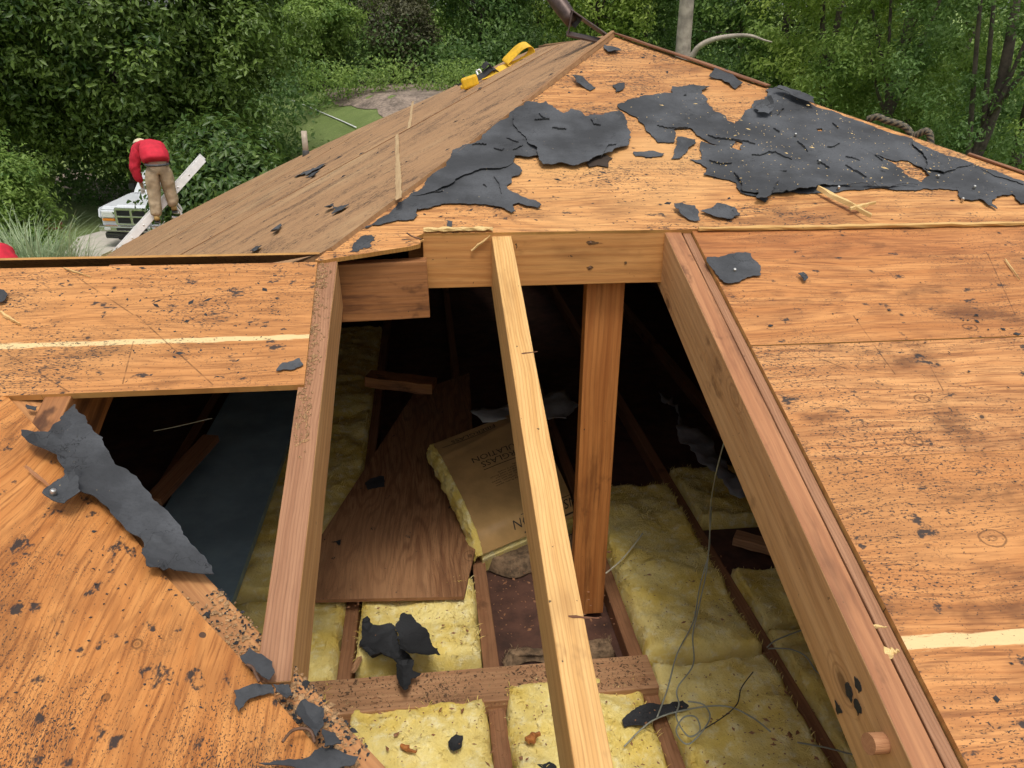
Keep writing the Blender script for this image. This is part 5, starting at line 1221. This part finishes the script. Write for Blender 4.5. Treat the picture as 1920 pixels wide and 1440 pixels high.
def worker(loc, rz, s, label, cap=True, group=None, lean=1.0, slope=0.0):
    P = empty('person', loc, label, 'person', group)
    M4 = Matrix.Translation(loc) @ Matrix.Rotation(rz, 4, 'Z') @ Matrix.Scale(s, 4)
    fl, fr = (-0.155, -0.05, -0.02-slope*0.1), (0.165, 0.10, 0.06+slope*0.1)
    J = dict(pel=(0, 0.0, 0.98, .15, .13), sp1=(-.01, .14, 1.13, .14, .12), sp2=(-.03, .30, 1.22, .15, .12), ch=(-.05, .44, 1.24, .16, .12), nk=(-.13, .56, 1.25, .06), hd0=(-.19, .63, 1.25, .085), hd1=(-.23, .69, 1.22, .095), hd2=(-.26, .75, 1.17, .06),
             lh=(-.11, 0, .93, .11), lk=(-.125, .03, .50+fl[2]/2, .07), la=(fl[0], fl[1]-.0, fl[2]+.10, .05), rh=(.11, 0.02, .94, .11), rk=(.135, .09, .52+fr[2]/2, .07), ra=(fr[0], fr[1], fr[2]+.10, .05),
             ls=(-.28, .42, 1.20, .075), le=(-.38, .36, .90, .05), lw=(-.32, .40, .58, .036), lp=(-.31, .42, .50, .035, .02), rs=(.14, .48, 1.20, .075), re=(.10, .58, .92, .05), rw=(.0, .62, .66, .036), rp=(-.02, .63, .58, .035, .02))
    E = [('pel', 'sp1'), ('sp1', 'sp2'), ('sp2', 'ch'), ('ch', 'nk'), ('nk', 'hd0'), ('hd0', 'hd1'), ('hd1', 'hd2'), ('pel', 'lh'), ('lh', 'lk'), ('lk', 'la'), ('pel', 'rh'), ('rh', 'rk'), ('rk', 'ra'), ('ch', 'ls'), ('ls', 'le'), ('le', 'lw'), ('lw', 'lp'), ('ch', 'rs'), ('rs', 're'), ('re', 'rw'), ('rw', 'rp')]
    skin('body', J, E, m_skin, P, 2, M4)
    g = 1.0
    T = {k: J[k] for k in ('pel', 'lh', 'lk', 'la', 'rh', 'rk', 'ra')}
    T['pel'] = (0, .0, .97, .205, .175); T['lh'] = (-.12, .01, .88, .140, .145); T['rh'] = (.12, .02, .89, .140, .145)
    T['lm'] = (-.125, .02, .70, .145); T['rm'] = (.13, .06, .70, .145)
    T['lk'] = (*J['lk'][:3], .122); T['rk'] = (*J['rk'][:3], .122)
    T['lc'] = (-.145, -.01, .28, .112); T['rc'] = (.155, .09, .30, .112)
    T['la'] = (fl[0], fl[1]+.005, fl[2]+.09, .105); T['ra'] = (fr[0], fr[1]+.005, fr[2]+.09, .105)
    T['wa'] = (0, .07, 1.05, .175, .15)
    def wrink(bm):
        for v in bm.verts: 
            n = mnoise.noise(Vector((v.co.x*9, v.co.y*9, v.co.z*8)))*0.018*s + mnoise.noise(v.co*24)*0.007*s
            v.co += v.normal*n
    skin('trousers', T, [('pel', 'wa'), ('pel', 'lh'), ('lh', 'lm'), ('lm', 'lk'), ('lk', 'lc'), ('lc', 'la'), ('pel', 'rh'), ('rh', 'rm'), ('rm', 'rk'), ('rk', 'rc'), ('rc', 'ra')], m_khaki, P, 3, M4, wrink)
    S = dict(ch=(-.07, .40, 1.27, .29, .22), sp2=(-.05, .27, 1.23, .29, .23), sp1=(-.02, .12, 1.14, .265, .235), hem=(0, .03, 1.04, .255, .235), hm2=(0, .005, .985, .232, .215), nk=(-.13, .53, 1.26, .10), ls=(-.28, .39, 1.18, .15), lu=(-.35, .38, 1.02, .115), le=(-.385, .36, .88, .10), lf=(-.355, .38, .72, .085), lw=(-.322, .40, .59, .060), rs=(.15, .48, 1.17, .105), re=(.10, .58, .92, .08), rw=(.0, .62, .68, .056))
    skin('shirt', S, [('ch', 'sp2'), ('sp2', 'sp1'), ('sp1', 'hem'), ('hem', 'hm2'), ('ch', 'nk'), ('ch', 'ls'), ('ls', 'lu'), ('lu', 'le'), ('le', 'lf'), ('lf', 'lw'), ('ch', 'rs'), ('rs', 're'), ('re', 'rw')], m_red, P, 3, M4, wrink)
    skin('belt', dict(a=(-.20, .02, .965, .03), b=(-.14, -.125, .962, .024), c=(0, -.175, .96, .024), d=(.14, -.125, .962, .024), e=(.20, .02, .965, .03)), [('a', 'b'), ('b', 'c'), ('c', 'd'), ('d', 'e')], m_belt, P, 1, M4)
    for (f, nm_) in ((fl, 'l'), (fr, 'r')):
        b = skin('boot', dict(an=(f[0], f[1]-.01, f[2]+.13, .062), he=(f[0], f[1]-.035, f[2]+.055, .055), md=(f[0], f[1]+.10, f[2]+.055, .055, .05), to=(f[0], f[1]+.20, f[2]+.05, .05, .042)), [('an', 'he'), ('he', 'md'), ('md', 'to')], m_boot, P, 2, M4)
        q = M4 @ Vector((f[0], f[1]-.09, f[2]+.008)); q2 = M4 @ Vector((f[0], f[1]+.25, f[2]+.008))
        beam('sole', q, q2, .10*s, .025*s, m_sole, b, bev=0.006)
    for sd, w in ((-1, J['lw']), (1, J['rw'])):
        wx, wy, wz = w[:3]; H = dict(w=(wx, wy, wz+.01, .038), p=(wx+.005, wy+.01, wz-.07, .045, .026), k=(wx+.005, wy+.015, wz-.105, .044, .022))
        Ed = [('w', 'p'), ('p', 'k')]
        for i, (dx, L) in enumerate(((-.032, .075), (-.011, .085), (.010, .08), (.030, .062))):
            H['f%da' % i] = (wx+dx+.005, wy+.022, wz-.115-L*.3, .0105); H['f%db' % i] = (wx+dx+.005, wy+.038, wz-.115-L*.65, .0098); H['f%dc' % i] = (wx+dx+.004, wy+.045, wz-.115-L*.95, .0085)
            Ed += [('k', 'f%da' % i), ('f%da' % i, 'f%db' % i), ('f%db' % i, 'f%dc' % i)]
        H['t0'] = (wx-sd*.045, wy+.025, wz-.075, .013); H['t1'] = (wx-sd*.055, wy+.045, wz-.115, .0105)
        Ed += [('p', 't0'), ('t0', 't1')]
        skin('glove', H, Ed, m_glove, P, 2, M4)
    hc = M4 @ Vector((-.225, .68, 1.26))
    def dome(bm_):
        pass
    bm = bmesh.new(); bmesh.ops.create_uvsphere(bm, u_segments=20, v_segments=12, radius=0.122*s)
    bmesh.ops.delete(bm, geom=[v for v in bm.verts if v.co.z < -0.02*s], context='VERTS')
    bm.transform(Matrix.Translation(hc) @ Matrix.Rotation(rz, 4, 'Z') @ Matrix.Rotation(R(-28), 4, 'X') @ Matrix.Scale(0.8, 4, (0, 0, 1)))
    cp = link('cap', bm_mesh('cap', bm), m_cap if cap else m_hair, P, True)
    if cap:
        d1 = Matrix.Translation(hc) @ Matrix.Rotation(rz, 4, 'Z') @ Matrix.Rotation(R(-28), 4, 'X')
        vs = [d1 @ Vector((a*s, b*s, c*s)) for a, b, c in ((-.09, .07, .0), (.09, .07, .0), (.075, .18, -.025), (-.075, .18, -.025), (-.09, .07, -.008), (.09, .07, -.008), (.075, .18, -.033), (-.075, .18, -.033))]
        link('brim', mesh_from('brim', vs, [(0, 1, 2, 3), (7, 6, 5, 4), (0, 4, 5, 1), (1, 5, 6, 2), (2, 6, 7, 3), (3, 7, 4, 0)]), m_cap, cp)
    # face, turned to the work below: nose, eyes
    fc = M4 @ Vector((-.262, .765, 1.155))
    skin('nose', dict(a=(-.255, .775, 1.20, .012), b=(-.268, .795, 1.165, .016)), [('a', 'b')], m_skin, P, 1, M4)
    for sx in (-.035, .035):
        skin('ear', dict(a=(-.225+sx*2.8, .68, 1.215, .022, .012), b=(-.225+sx*2.9, .675, 1.185, .016, .010)), [('a', 'b')], m_skin, P, 1, M4)
    return P
wf = LEFT.at(*LEFT.px(312, 412, HL), HL)
WS = 0.96
# keep the figure upright on the slope; distance from the plane, size from the figure itself
wd = math.hypot(wf.x, wf.y)
print('worker dist', wd, 'at', tuple(wf))
worker(wf+Vector((0, 0, 0.03)), math.atan2(-wf.x, wf.y), 1.0*WS, 'worker in a red shirt and khaki trousers bending over at the roof edge', slope=0.3)
# second person in red, only the shoulder shows at the left photo edge
q = fD(24, 500, 9.5)
worker(Vector((q.x-0.05, q.y, terrain(q.x, q.y)+0.0)) if False else Vector((q.x, q.y-0.3, q.z-1.09)), math.atan2(-q.x, q.y), 1.0, 'person in a red shirt mostly hidden below the left roof ridge', cap=False)
pq = Vector((q.x, q.y-0.3, q.z-1.09))
sca = empty('scaffold', (pq.x, pq.y, 0), 'low work platform under the hidden person in red', 'scaffold')
beam('plank', (pq.x-0.8, pq.y+0.1, pq.z-0.025), (pq.x+0.5, pq.y+0.1, pq.z-0.025), 0.6, 0.05, M['crossbeam'], sca, side=(0, 1, 0))
for dx in (-0.7, 0.4):
    for dy in (-0.15, 0.35): tube('leg', [(pq.x+dx, pq.y+dy, -0.05), (pq.x+dx, pq.y+dy, pq.z-0.06)], 0.025, M['alu'], sca, 8)
# ------------------------------------------------------------------ pickup truck
def truck():
    m_paint = simple_mat('silver_white_paint', (0.66, 0.69, 0.72), 0.22, 0.1, var=0.05, sc=2); m_chrome = simple_mat('chrome', (0.72, 0.72, 0.72), 0.15, 0.95, var=0.1, sc=6)
    m_blk = simple_mat('black_trim', (0.012, 0.012, 0.013), 0.5); m_tyre = simple_mat('tyre_rubber', (0.02, 0.02, 0.02), 0.85); m_glass = simple_mat('dark_glass', (0.02, 0.025, 0.03), 0.08, 0.0, spec=0.8)
    m_lens = simple_mat('headlight_lens', (0.75, 0.76, 0.75), 0.12, 0.3, var=0.1, sc=20); m_amb = simple_mat('amber_lens', (0.6, 0.22, 0.03), 0.2)
    g = fZ(256, 466, 0.12); yaw = -YAW + R(158)+R(0)
    yaw = R(167)
    T = empty('pickup_truck', (g.x, g.y, 0.12), 'silver white pickup truck with a chrome grille parked below the big tree', 'pickup truck', rz=yaw)
    W = Matrix.Translation(T.location) @ Matrix.Rotation(yaw, 4, 'Z')          # local: +y forward, x across, origin under the front bumper
    def pl(name, verts, faces, mat, parent=None, bev=0.03, seg=2, smooth=True):
        bm = bmesh.new(); vs = [bm.verts.new(v) for v in verts]
        for f in faces: bm.faces.new([vs[i] for i in f])
        bmesh.ops.recalc_face_normals(bm, faces=bm.faces[:])
        if bev: bmesh.ops.bevel(bm, geom=bm.edges[:], offset=bev, segments=seg, affect='EDGES')
        bm.transform(W); return link(name, bm_mesh(name, bm), mat, parent or T, False)
    def bx(name, x0, x1, y0, y1, z0, z1, mat, parent=None, bev=0.02):
        v, f = box_mesh(x0, x1, y0, y1, z0, z1); return pl(name, v, f, mat, parent, bev)
    def prism(name, prof, x0, x1, mat, parent=None, bev=0.03):
        n = len(prof); v = [(x0, y, z) for y, z in prof]+[(x1, y, z) for y, z in prof]
        f = [tuple(range(n)), tuple(range(n, 2*n))[::-1]]+[(i, (i+1) % n, n+(i+1) % n, n+i) for i in range(n)]
        return pl(name, v, f, mat, parent, bev)
    prism('body', [(-0.12, .50), (-0.10, 1.02), (-0.22, 1.10), (-1.55, 1.24), (-5.5, 1.24), (-5.55, .55), (-4.9, .50), (-4.85, .78), (-3.95, .78), (-3.9, .48), (-1.5, .46), (-1.4, .82), (-.5, .82), (-.42, .5)], -.95, .95, m_paint, None, .04)
    prism('hood', [(-0.13, 1.03), (-0.24, 1.14), (-0.9, 1.22), (-1.6, 1.28), (-1.6, 1.1)], -.55, .55, m_paint, None, .04)
    prism('cab', [(-1.55, 1.22), (-2.2, 1.80), (-3.4, 1.84), (-3.75, 1.22)], -.84, .84, m_paint, None, .06)
    prism('windshield', [(-1.60, 1.25), (-2.16, 1.75), (-2.2, 1.72), (-1.68, 1.24)], -.74, .74, m_glass, None, .0)
    for s in (-1, 1):
        prism('side_window', [(-1.85, 1.28), (-2.25, 1.72), (-3.3, 1.74), (-3.5, 1.28)], s*.845-.008, s*.845+.008, m_glass, None, 0)
        bx('mirror', s*1.03-.1, s*1.03+.1, -2.0, -1.9, 1.28, 1.46, m_blk)
        bx('headlight', s*.70-.18, s*.70+.18, -.14, -.045, .82, .99, m_lens, None, .02)
        bx('marker_lamp', s*.70-.18, s*.70+.18, -.14, -.05, .73, .80, m_amb, None, .01)
        prism('fender', [(-.10, .8), (-.16, 1.06), (-.9, 1.14), (-1.55, 1.16), (-1.5, .95), (-1.3, .95), (-.95, 1.02), (-.6, .95), (-.42, .8)], s*.98-.05, s*.98+.05, m_paint, None, .03)
        for yy in (-.95, -4.4):
            t = empty('wheel', (s*.82, yy, .40)); t.parent = T
            c = W @ Vector((s*.82, yy, .40)); axd = (W.to_3x3() @ Vector((s, 0, 0))).normalized()
            tube('tyre', [c-axd*.13, c-axd*.12, c+axd*.12, c+axd*.13], [.36, .40, .40, .36], m_tyre, t, 28)
            tube('rim', [c+axd*.10, c+axd*.137, c+axd*.14], [.24, .24, .18], m_chrome, t, 20)
    gr = bx('grille', -.44, .44, -.12, -.055, .66, 1.05, m_blk, None, .02)
    for a in ((-.47, .47, 1.03, 1.10), (-.47, .47, .62, .68)): bx('grille_frame', a[0], a[1], -.12, -.03, a[2], a[3], m_chrome, gr, .015)
    for a in (-.45, .45, 0.0): bx('grille_frame', a-.035, a+.035, -.12, -.025, .66, 1.05, m_chrome, gr, .012)
    bx('grille_frame', -.44, .44, -.12, -.03, .84, .885, m_chrome, gr, .01)
    for k in range(7): bx('grille_bar', -.43, .43, -.10, -.045, .70+.047*k, .715+.047*k, m_blk, gr, 0)
    bp = prism('bumper', [(-.02, .42), (.04, .48), (.04, .60), (-.02, .63), (-.25, .63), (-.25, .42)], -.98, .98, m_chrome, None, .02)
    bx('air_dam', -.85, .85, -.2, .0, .26, .415, m_blk, None, .02)
    bx('bumper_step', -.45, .45, -.0, .05, .50, .57, m_blk, bp, .008)
    for s in (-1, 1): bx('fog_lamp', s*.72-.09, s*.72+.09, .0, .052, .50, .575, m_lens, bp, .01)
    return T
truck()
# ------------------------------------------------------------------ vegetation
def leaves(name, pts, nrm, size, mat, parent=None, aspect=0.42, fold=0.25, tone=None, droop=0.2, seed=0):
    """Leaf blades: two faces each folded on the midrib, with a tone per leaf (natural colour differences between leaves; boughs darkened for shade)."""
    g = np.random.default_rng(seed); n = len(pts); pts = np.asarray(pts, float); nrm = np.asarray(nrm, float)
    nrm /= np.linalg.norm(nrm, axis=1)[:, None]+1e-9
    r = g.normal(size=(n, 3)); ax = r-(r*nrm).sum(1)[:, None]*nrm; ax /= np.linalg.norm(ax, axis=1)[:, None]+1e-9
    ax[:, 2] -= droop; ax /= np.linalg.norm(ax, axis=1)[:, None]
    sd = np.cross(nrm, ax); sd /= np.linalg.norm(sd, axis=1)[:, None]+1e-9
    L = size*g.uniform(0.65, 1.3, (n, 1)); w = L*aspect
    up = np.cross(ax, sd)
    V = np.stack([pts-ax*L*0.5, pts+sd*w*0.5+up*w*fold, pts+ax*L*0.5-up*L*0.08, pts-sd*w*0.5+up*w*fold], 1).reshape(-1, 3)
    k = np.arange(n)*4; F = np.stack([np.stack([k, k+1, k+2], 1), np.stack([k, k+2, k+3], 1)], 1).reshape(-1, 3)
    me = bpy.data.meshes.new(name); me.vertices.add(len(V)); me.vertices.foreach_set('co', V.astype(np.float32).ravel())
    me.loops.add(F.size); me.loops.foreach_set('vertex_index', F.astype(np.int32).ravel())
    me.polygons.add(len(F)); me.polygons.foreach_set('loop_start', np.arange(0, F.size, 3, dtype=np.int32))
    me.update(calc_edges=True)
    at = me.attributes.new('tone', 'FLOAT', 'FACE'); tn = g.uniform(0, 1, n) if tone is None else np.clip(tone+g.normal(0, .16, n), 0, 1)
    at.data.foreach_set('value', np.repeat(tn, 2).astype(np.float32))
    return link(name, me, mat, parent)
def crown_pts(g, center, rad, nclump, per, clump_r, hollow=0.55, flat_bottom=None, lumpy=0.25):
    c = np.asarray(center); rad = np.asarray(rad)
    d = g.normal(size=(nclump, 3)); d /= np.linalg.norm(d, axis=1)[:, None]
    rr = (hollow+(1-hollow)*g.uniform(0, 1, (nclump, 1))**0.6)*(1+lumpy*g.normal(size=(nclump, 1))*0.6)
    cc = c+d*rad*rr
    if flat_bottom is not None: cc[:, 2] = np.maximum(cc[:, 2], flat_bottom+g.uniform(0, 0.6, nclump))
    tone = np.clip(g.normal(0.5, 0.22, nclump), 0, 1)
    p = cc[:, None, :]+g.normal(size=(nclump, per, 3))*clump_r*g.uniform(0.6, 1.35, (nclump, 1, 1))*np.array([1, 1, 0.7])*0.55
    nrm = (p-cc[:, None, :])*0.9/clump_r + d[:, None, :]*0.35 + np.array([0, 0, 0.75]) + g.normal(size=p.shape)*0.45
    return p.reshape(-1, 3), nrm.reshape(-1, 3), np.repeat(tone, per), cc
def tree(name, base, height, rad, label, mat, leaf, nclump, per, clump_r, seed, trunk_r=0.16, bark=None, cz=None, group=None, cat='tree', hollow=0.5, lumpy=0.25, limbs=7, flat=None, aspect=0.45, crown='crown'):
    g = np.random.default_rng(seed); rr = random.Random(seed); b = Vector(base)
    T = empty(name, b, label, cat, group)
    c = Vector((b.x, b.y, cz if cz is not None else b.z+height-rad[2]))
    p, n, tn, cc = crown_pts(g, c, rad, nclump, per, clump_r, hollow, flat, lumpy)
    leaves(crown, p, n, leaf, mat, T, aspect=aspect, tone=tn, seed=seed)
    bm_ = bark or M_bark
    path = [b+Vector((0, 0, -0.3)), b.lerp(c, 0.35)+Vector((rr.uniform(-.2, .2), rr.uniform(-.2, .2), 0)), b.lerp(c, 0.8)+Vector((rr.uniform(-.3, .3), rr.uniform(-.3, .3), 0)), c+Vector((rr.uniform(-.3, .3), 0, rad[2]*0.6))]
    tr = tube('trunk', path, [trunk_r*1.25, trunk_r, trunk_r*.75, trunk_r*.25], bm_, T, 10, sub=5)
    for i in range(limbs):
        q = Vector(cc[rr.randrange(len(cc))]); s0 = path[1].lerp(path[2], rr.random())
        tube('limb', [s0, s0.lerp(q, .5)+Vector((0, 0, -.15)), q], [trunk_r*.42, trunk_r*.28, trunk_r*.08], bm_, T, 6, sub=4)
    return T
M_bark = simple_mat('dark_bark', (0.095, 0.075, 0.058), 0.9, var=0.5, sc=14, bump=0.02)
M_pale = simple_mat('pale_bark', (0.42, 0.36, 0.30), 0.85, var=0.45, sc=5, bump=0.02)
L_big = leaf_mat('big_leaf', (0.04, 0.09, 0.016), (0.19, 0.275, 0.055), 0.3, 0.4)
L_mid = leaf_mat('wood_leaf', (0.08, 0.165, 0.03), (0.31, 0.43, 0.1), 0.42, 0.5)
L_lite = leaf_mat('light_leaf', (0.15, 0.25, 0.035), (0.45, 0.56, 0.13), 0.42, 0.5)
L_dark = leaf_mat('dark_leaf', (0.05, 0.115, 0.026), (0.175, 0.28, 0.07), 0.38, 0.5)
L_red = leaf_mat('purple_leaf', (0.055, 0.055, 0.03), (0.13, 0.13, 0.06), 0.25, 0.5)
L_grass = leaf_mat('fountain_grass', (0.16, 0.24, 0.11), (0.42, 0.5, 0.3), 0.3, 0.5)
# the big tree at the left: a broad crown of large leaves
bt = fD(215, 60, 29.5)
tree('broadleaf_tree', (bt.x, bt.y, terrain(bt.x, bt.y)), 9, (5.1, 4.3, 4.8), 'big broad tree with large dark leaves filling the upper left', L_big, 0.205, 700, 165, 0.66, 21, trunk_r=0.3, cz=CZ+1.2, hollow=0.62, flat=1.5, limbs=9)
btree = [o for o in COL.objects if o.name == 'broadleaf_tree'][0]
gb = np.random.default_rng(212)
for px_, py_, dd, rd in ((430, 340, 20.6, (1.1, .5, .7)), (425, 305, 22.4, (1.3, 1.0, 1.0)), (385, 300, 22.6, (1.2, .7, .55)), (400, 380, 20.0, (1.2, .4, .5))):
    p, n, tn, cc = crown_pts(gb, fD(px_, py_, dd), rd, 70, 120, .5, .3)
    leaves('bough', p, n, 0.20, L_big, btree, tone=tn*0.30, aspect=0.45, seed=int(px_))  # tone cut down: shade beneath the crown painted into the leaf colour
bt2 = fD(0, 120, 29.0)
tree('broadleaf_tree', (bt2.x-0.6, bt2.y, terrain(bt2.x, bt2.y)), 8, (3.0, 2.4, 3.4), 'leafy tree at the left photo edge beside the big broad one', L_big, 0.19, 190, 130, 0.55, 22, trunk_r=0.2, cz=CZ+0.6, hollow=0.7, flat=2.6)
b1 = fD(-30, 300, 20.0)
tree('shrub', (b1.x, b1.y, terrain(b1.x, b1.y)), 3.5, (0.95, 0.9, 1.75), 'rounded green shrub at the left edge of the lawn', L_mid, 0.10, 190, 130, 0.32, 23, trunk_r=0.06, hollow=0.6, cat='shrub', limbs=5)
# trees beyond the roof
def bgtree(px, dist, top, rad, label, mat, leaf, ncl, per, cr, seed, pz=None, **k):
    p = fD(px, 112, dist); zb = terrain(p.x, p.y); h = top
    tree('woodland_tree', (p.x, p.y, zb), h, rad, label, mat, leaf, ncl, per, cr, seed, group='trees of the wood beyond the house', cz=pz if pz is not None else None, **k)
bgtree(600, 46, 9.5, (2.6, 2.6, 4.0), 'dense dark round tree to the right of the big broad one', L_dark, 0.22, 170, 90, 0.60, 31)
bgtree(660, 60, 13, (3.4, 3.0, 5.0), 'pale yellow-green tree under the gap of sky', L_lite, 0.30, 150, 90, 0.8, 32)
bgtree(742, 43, 5.2, (2.1, 2.0, 2.4), 'low purplish-brown tree beyond the bank', L_red, 0.17, 130, 100, 0.5, 33)
bgtree(600, 41, 4.6, (1.8, 1.6, 1.7), 'low green bush-like tree on top of the grass bank', L_mid, 0.2, 120, 90, 0.5, 34)
bgtree(800, 52, 14, (4.0, 3.0, 6.0), 'tall tree left of the yellow strap', L_mid, 0.28, 220, 90, 0.8, 35)
bgtree(905, 46, 13, (3.4, 3.0, 6.2), 'tall dark tree directly behind the yellow strap', L_dark, 0.24, 240, 90, 0.7, 36)
bgtree(1010, 50, 14, (3.2, 3.0, 6.6), 'tall tree behind the bent metal at the peak', L_mid, 0.26, 220, 90, 0.75, 37)
bgtree(1110, 40, 13, (2.8, 2.6, 6.2), 'bright leafy tree behind the roof peak', L_lite, 0.23, 200, 90, 0.65, 38)
bgtree(1210, 44, 14, (2.6, 2.6, 6.6), 'dark tree just left of the pale trunk', L_dark, 0.24, 200, 90, 0.65, 39)
bgtree(1390, 40, 14, (3.2, 2.8, 6.8), 'shaded tree right of the pale trunk', L_dark, 0.22, 260, 90, 0.62, 40)
bgtree(1480, 31, 11, (2.3, 2.0, 5.0), 'bright leafy tree above the capped right hip', L_mid, 0.19, 190, 100, 0.5, 41)
bgtree(1560, 27, 11, (1.9, 1.8, 5.0), 'light green tree with star-shaped sprays above the right hip', L_lite, 0.16, 170, 100, 0.45, 42)
bgtree(1700, 24, 11.5, (2.5, 2.0, 5.06), 'fine-leaved green tree right of the light green one', L_mid, 0.13, 270, 120, 0.42, 43)
bgtree(1860, 21, 11.5, (2.0, 1.9, 5.6), 'fine-leaved dark tree at the right photo edge', L_dark, 0.115, 170, 110, 0.36, 44)
bgtree(1960, 26, 11, (2.2, 1.9, 5.2), 'tree cut by the right photo edge', L_mid, 0.14, 120, 100, 0.36, 45)
bgtree(1300, 60, 16, (5.0, 3.0, 8.0), 'far tall tree filling the gap behind the pale trunk', L_dark, 0.34, 240, 90, 0.9, 46)
bgtree(1640, 42, 13, (3.4, 2.6, 6.4), 'dim tree deep in the wood on the right', L_dark, 0.25, 220, 90, 0.7, 47)
bgtree(1800, 38, 12, (3.2, 2.6, 6.0), 'dim tree behind the fine-leaved ones', L_dark, 0.24, 70, 80, 0.6, 48)
# bare pale trunk with its arching branch
pt = fD(1281, 150, 24.0); zb = terrain(pt.x, pt.y)
syc = empty('pale_tree', (pt.x, pt.y, zb), 'pale bare trunk with one arching bare branch behind the right hip', 'tree')
tube('trunk', [(pt.x-0.02, pt.y, zb-0.2), fD(1277, 200, 24), fD(1281, 90, 24), fD(1288, 0, 24), fD(1296, -120, 24), fD(1300, -300, 24)], [.27, .24, .215, .20, .18, .12], M_pale, syc, 14, sub=8)
tube('branch', [fD(1284, 120, 23.9), fD(1296, 108, 23.6), fD(1310, 88, 23.5), fD(1335, 75, 23.4), fD(1370, 68, 23.3), (fD(1405, 67, 23.2)), fD(1432, 75, 23.1), fD(1448, 79, 23.1)], [.085, .085, .075, .07, .06, .045, .025, .012], M_pale, syc, 10, sub=5)
gl = np.random.default_rng(77); p, n, tn, cc = crown_pts(gl, fD(1290, -330, 24), (2.4, 2.2, 1.8), 90, 90, .5)
leaves('crown', p, n, 0.17, L_lite, syc, tone=tn, seed=77)
# undergrowth and the far wood as masses
def mass(name, x0, x1, dist, ztop, zvar, mat, leaf, n, label, seed, depth=3.0, zbot=None):
    g = np.random.default_rng(seed); P, N, Tn = [], [], []
    for i in range(n//60):
        px = g.uniform(x0, x1); d = dist+g.uniform(-depth, depth); q = fD(px, 112, d); zg = terrain(q.x, q.y)
        zt = ztop+zvar*mnoise.noise(Vector((px*0.012, seed, 0))); z = zg+g.uniform(0, 1)**0.9*max(0.3, zt-zg)
        pp = np.array([q.x, q.y, z])+g.normal(size=(60, 3))*np.array([.75, .75, .5])*leaf*3.2; P.append(pp)
        N.append(g.normal(size=(60, 3))*0.6+np.array([-q.x/d*0.5, -q.y/d*0.5, .7])); Tn.append(np.full(60, np.clip(g.normal(.45, .22), 0, 1)))
    o = leaves(name, np.vstack(P), np.vstack(N), leaf, mat, None, aspect=0.5, tone=np.concatenate(Tn), seed=seed)
    return tag(o, label, 'foliage', kind='stuff')
mass('undergrowth', 560, 960, 37.5, CZ-0.35, 0.5, L_mid, 0.15, 6000, 'low leafy growth along the top of the bare bank', 57, 1.2)
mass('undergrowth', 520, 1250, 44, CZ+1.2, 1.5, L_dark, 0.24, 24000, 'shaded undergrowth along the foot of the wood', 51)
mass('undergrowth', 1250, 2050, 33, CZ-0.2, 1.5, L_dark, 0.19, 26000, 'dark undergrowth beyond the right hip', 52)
mass('far_wood', 380, 1280, 75, CZ+4.6, 4.5, L_mid, 0.45, 26000, 'far-off wall of woodland behind everything', 53, 6)
mass('far_wood', 1280, 2300, 70, CZ+1.6, 4.5, L_mid, 0.40, 17000, 'far-off lower woodland glimpsed between the right-hand trees', 56, 6)
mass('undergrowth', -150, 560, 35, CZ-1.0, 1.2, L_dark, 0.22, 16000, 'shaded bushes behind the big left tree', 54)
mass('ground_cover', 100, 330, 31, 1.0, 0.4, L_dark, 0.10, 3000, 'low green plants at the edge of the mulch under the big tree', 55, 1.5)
# fountain grass clump
fg = fD(52, 470, 13.5)
gc = empty('fountain_grass', (fg.x, fg.y, 0), 'tall arching clump of grey-green ornamental grass at the left edge', 'grass clump')
vs, fs, tones = [], [], []
rr = random.Random(5)
for i in range(1900):
    a = rr.uniform(0, 6.283); r0 = rr.uniform(0, 0.9); L = rr.uniform(0.9, 1.95)
    p = Vector((fg.x+math.cos(a)*r0*0.95, fg.y+math.sin(a)*r0*0.7, CZ-4.05+rr.uniform(0, 0.75))); lean = rr.uniform(.3, 1.15); dirv = Vector((math.cos(a+rr.uniform(-.8, .8)), math.sin(a), 0)); k = len(vs); w = rr.uniform(.008, .016)
    sdv = dirv.cross(Vector((0, 0, 1))).normalized()
    for j in range(6):
        t = j/5; q = p+dirv*(lean*L*0.55*t*t)+Vector((0, 0, 1))*(L*(t*0.85-0.42*lean*t*t*t)); ww = w*(1-t*0.92)
        vs += [q-sdv*ww, q+sdv*ww]
    for j in range(5): fs.append((k+2*j, k+2*j+1, k+2*j+3, k+2*j+2))
    tones += [rr.random()]*5
me = mesh_from('blades', vs, fs); at = me.attributes.new('tone', 'FLOAT', 'FACE'); at.data.foreach_set('value', tones)
link('blades', me, L_grass, gc)
# low brick edging
ea, eb = fT(48, 436), fT(118, 428)
ew = empty('brick_edging', ea, 'low red brick edging behind the ornamental grass', 'brick edging')
m_rb = simple_mat('red_brick', (0.26, 0.085, 0.06), 0.9, var=0.35, sc=12)
for i in range(8):
    a = ea.lerp(eb, i/8); b_ = ea.lerp(eb, (i+0.93)/8); zz = max(terrain(a.x, a.y), 0)+0.26
    beam('brick', (a.x, a.y, zz), (b_.x, b_.y, zz), 0.2, 0.3, m_rb, ew, bev=0.01)
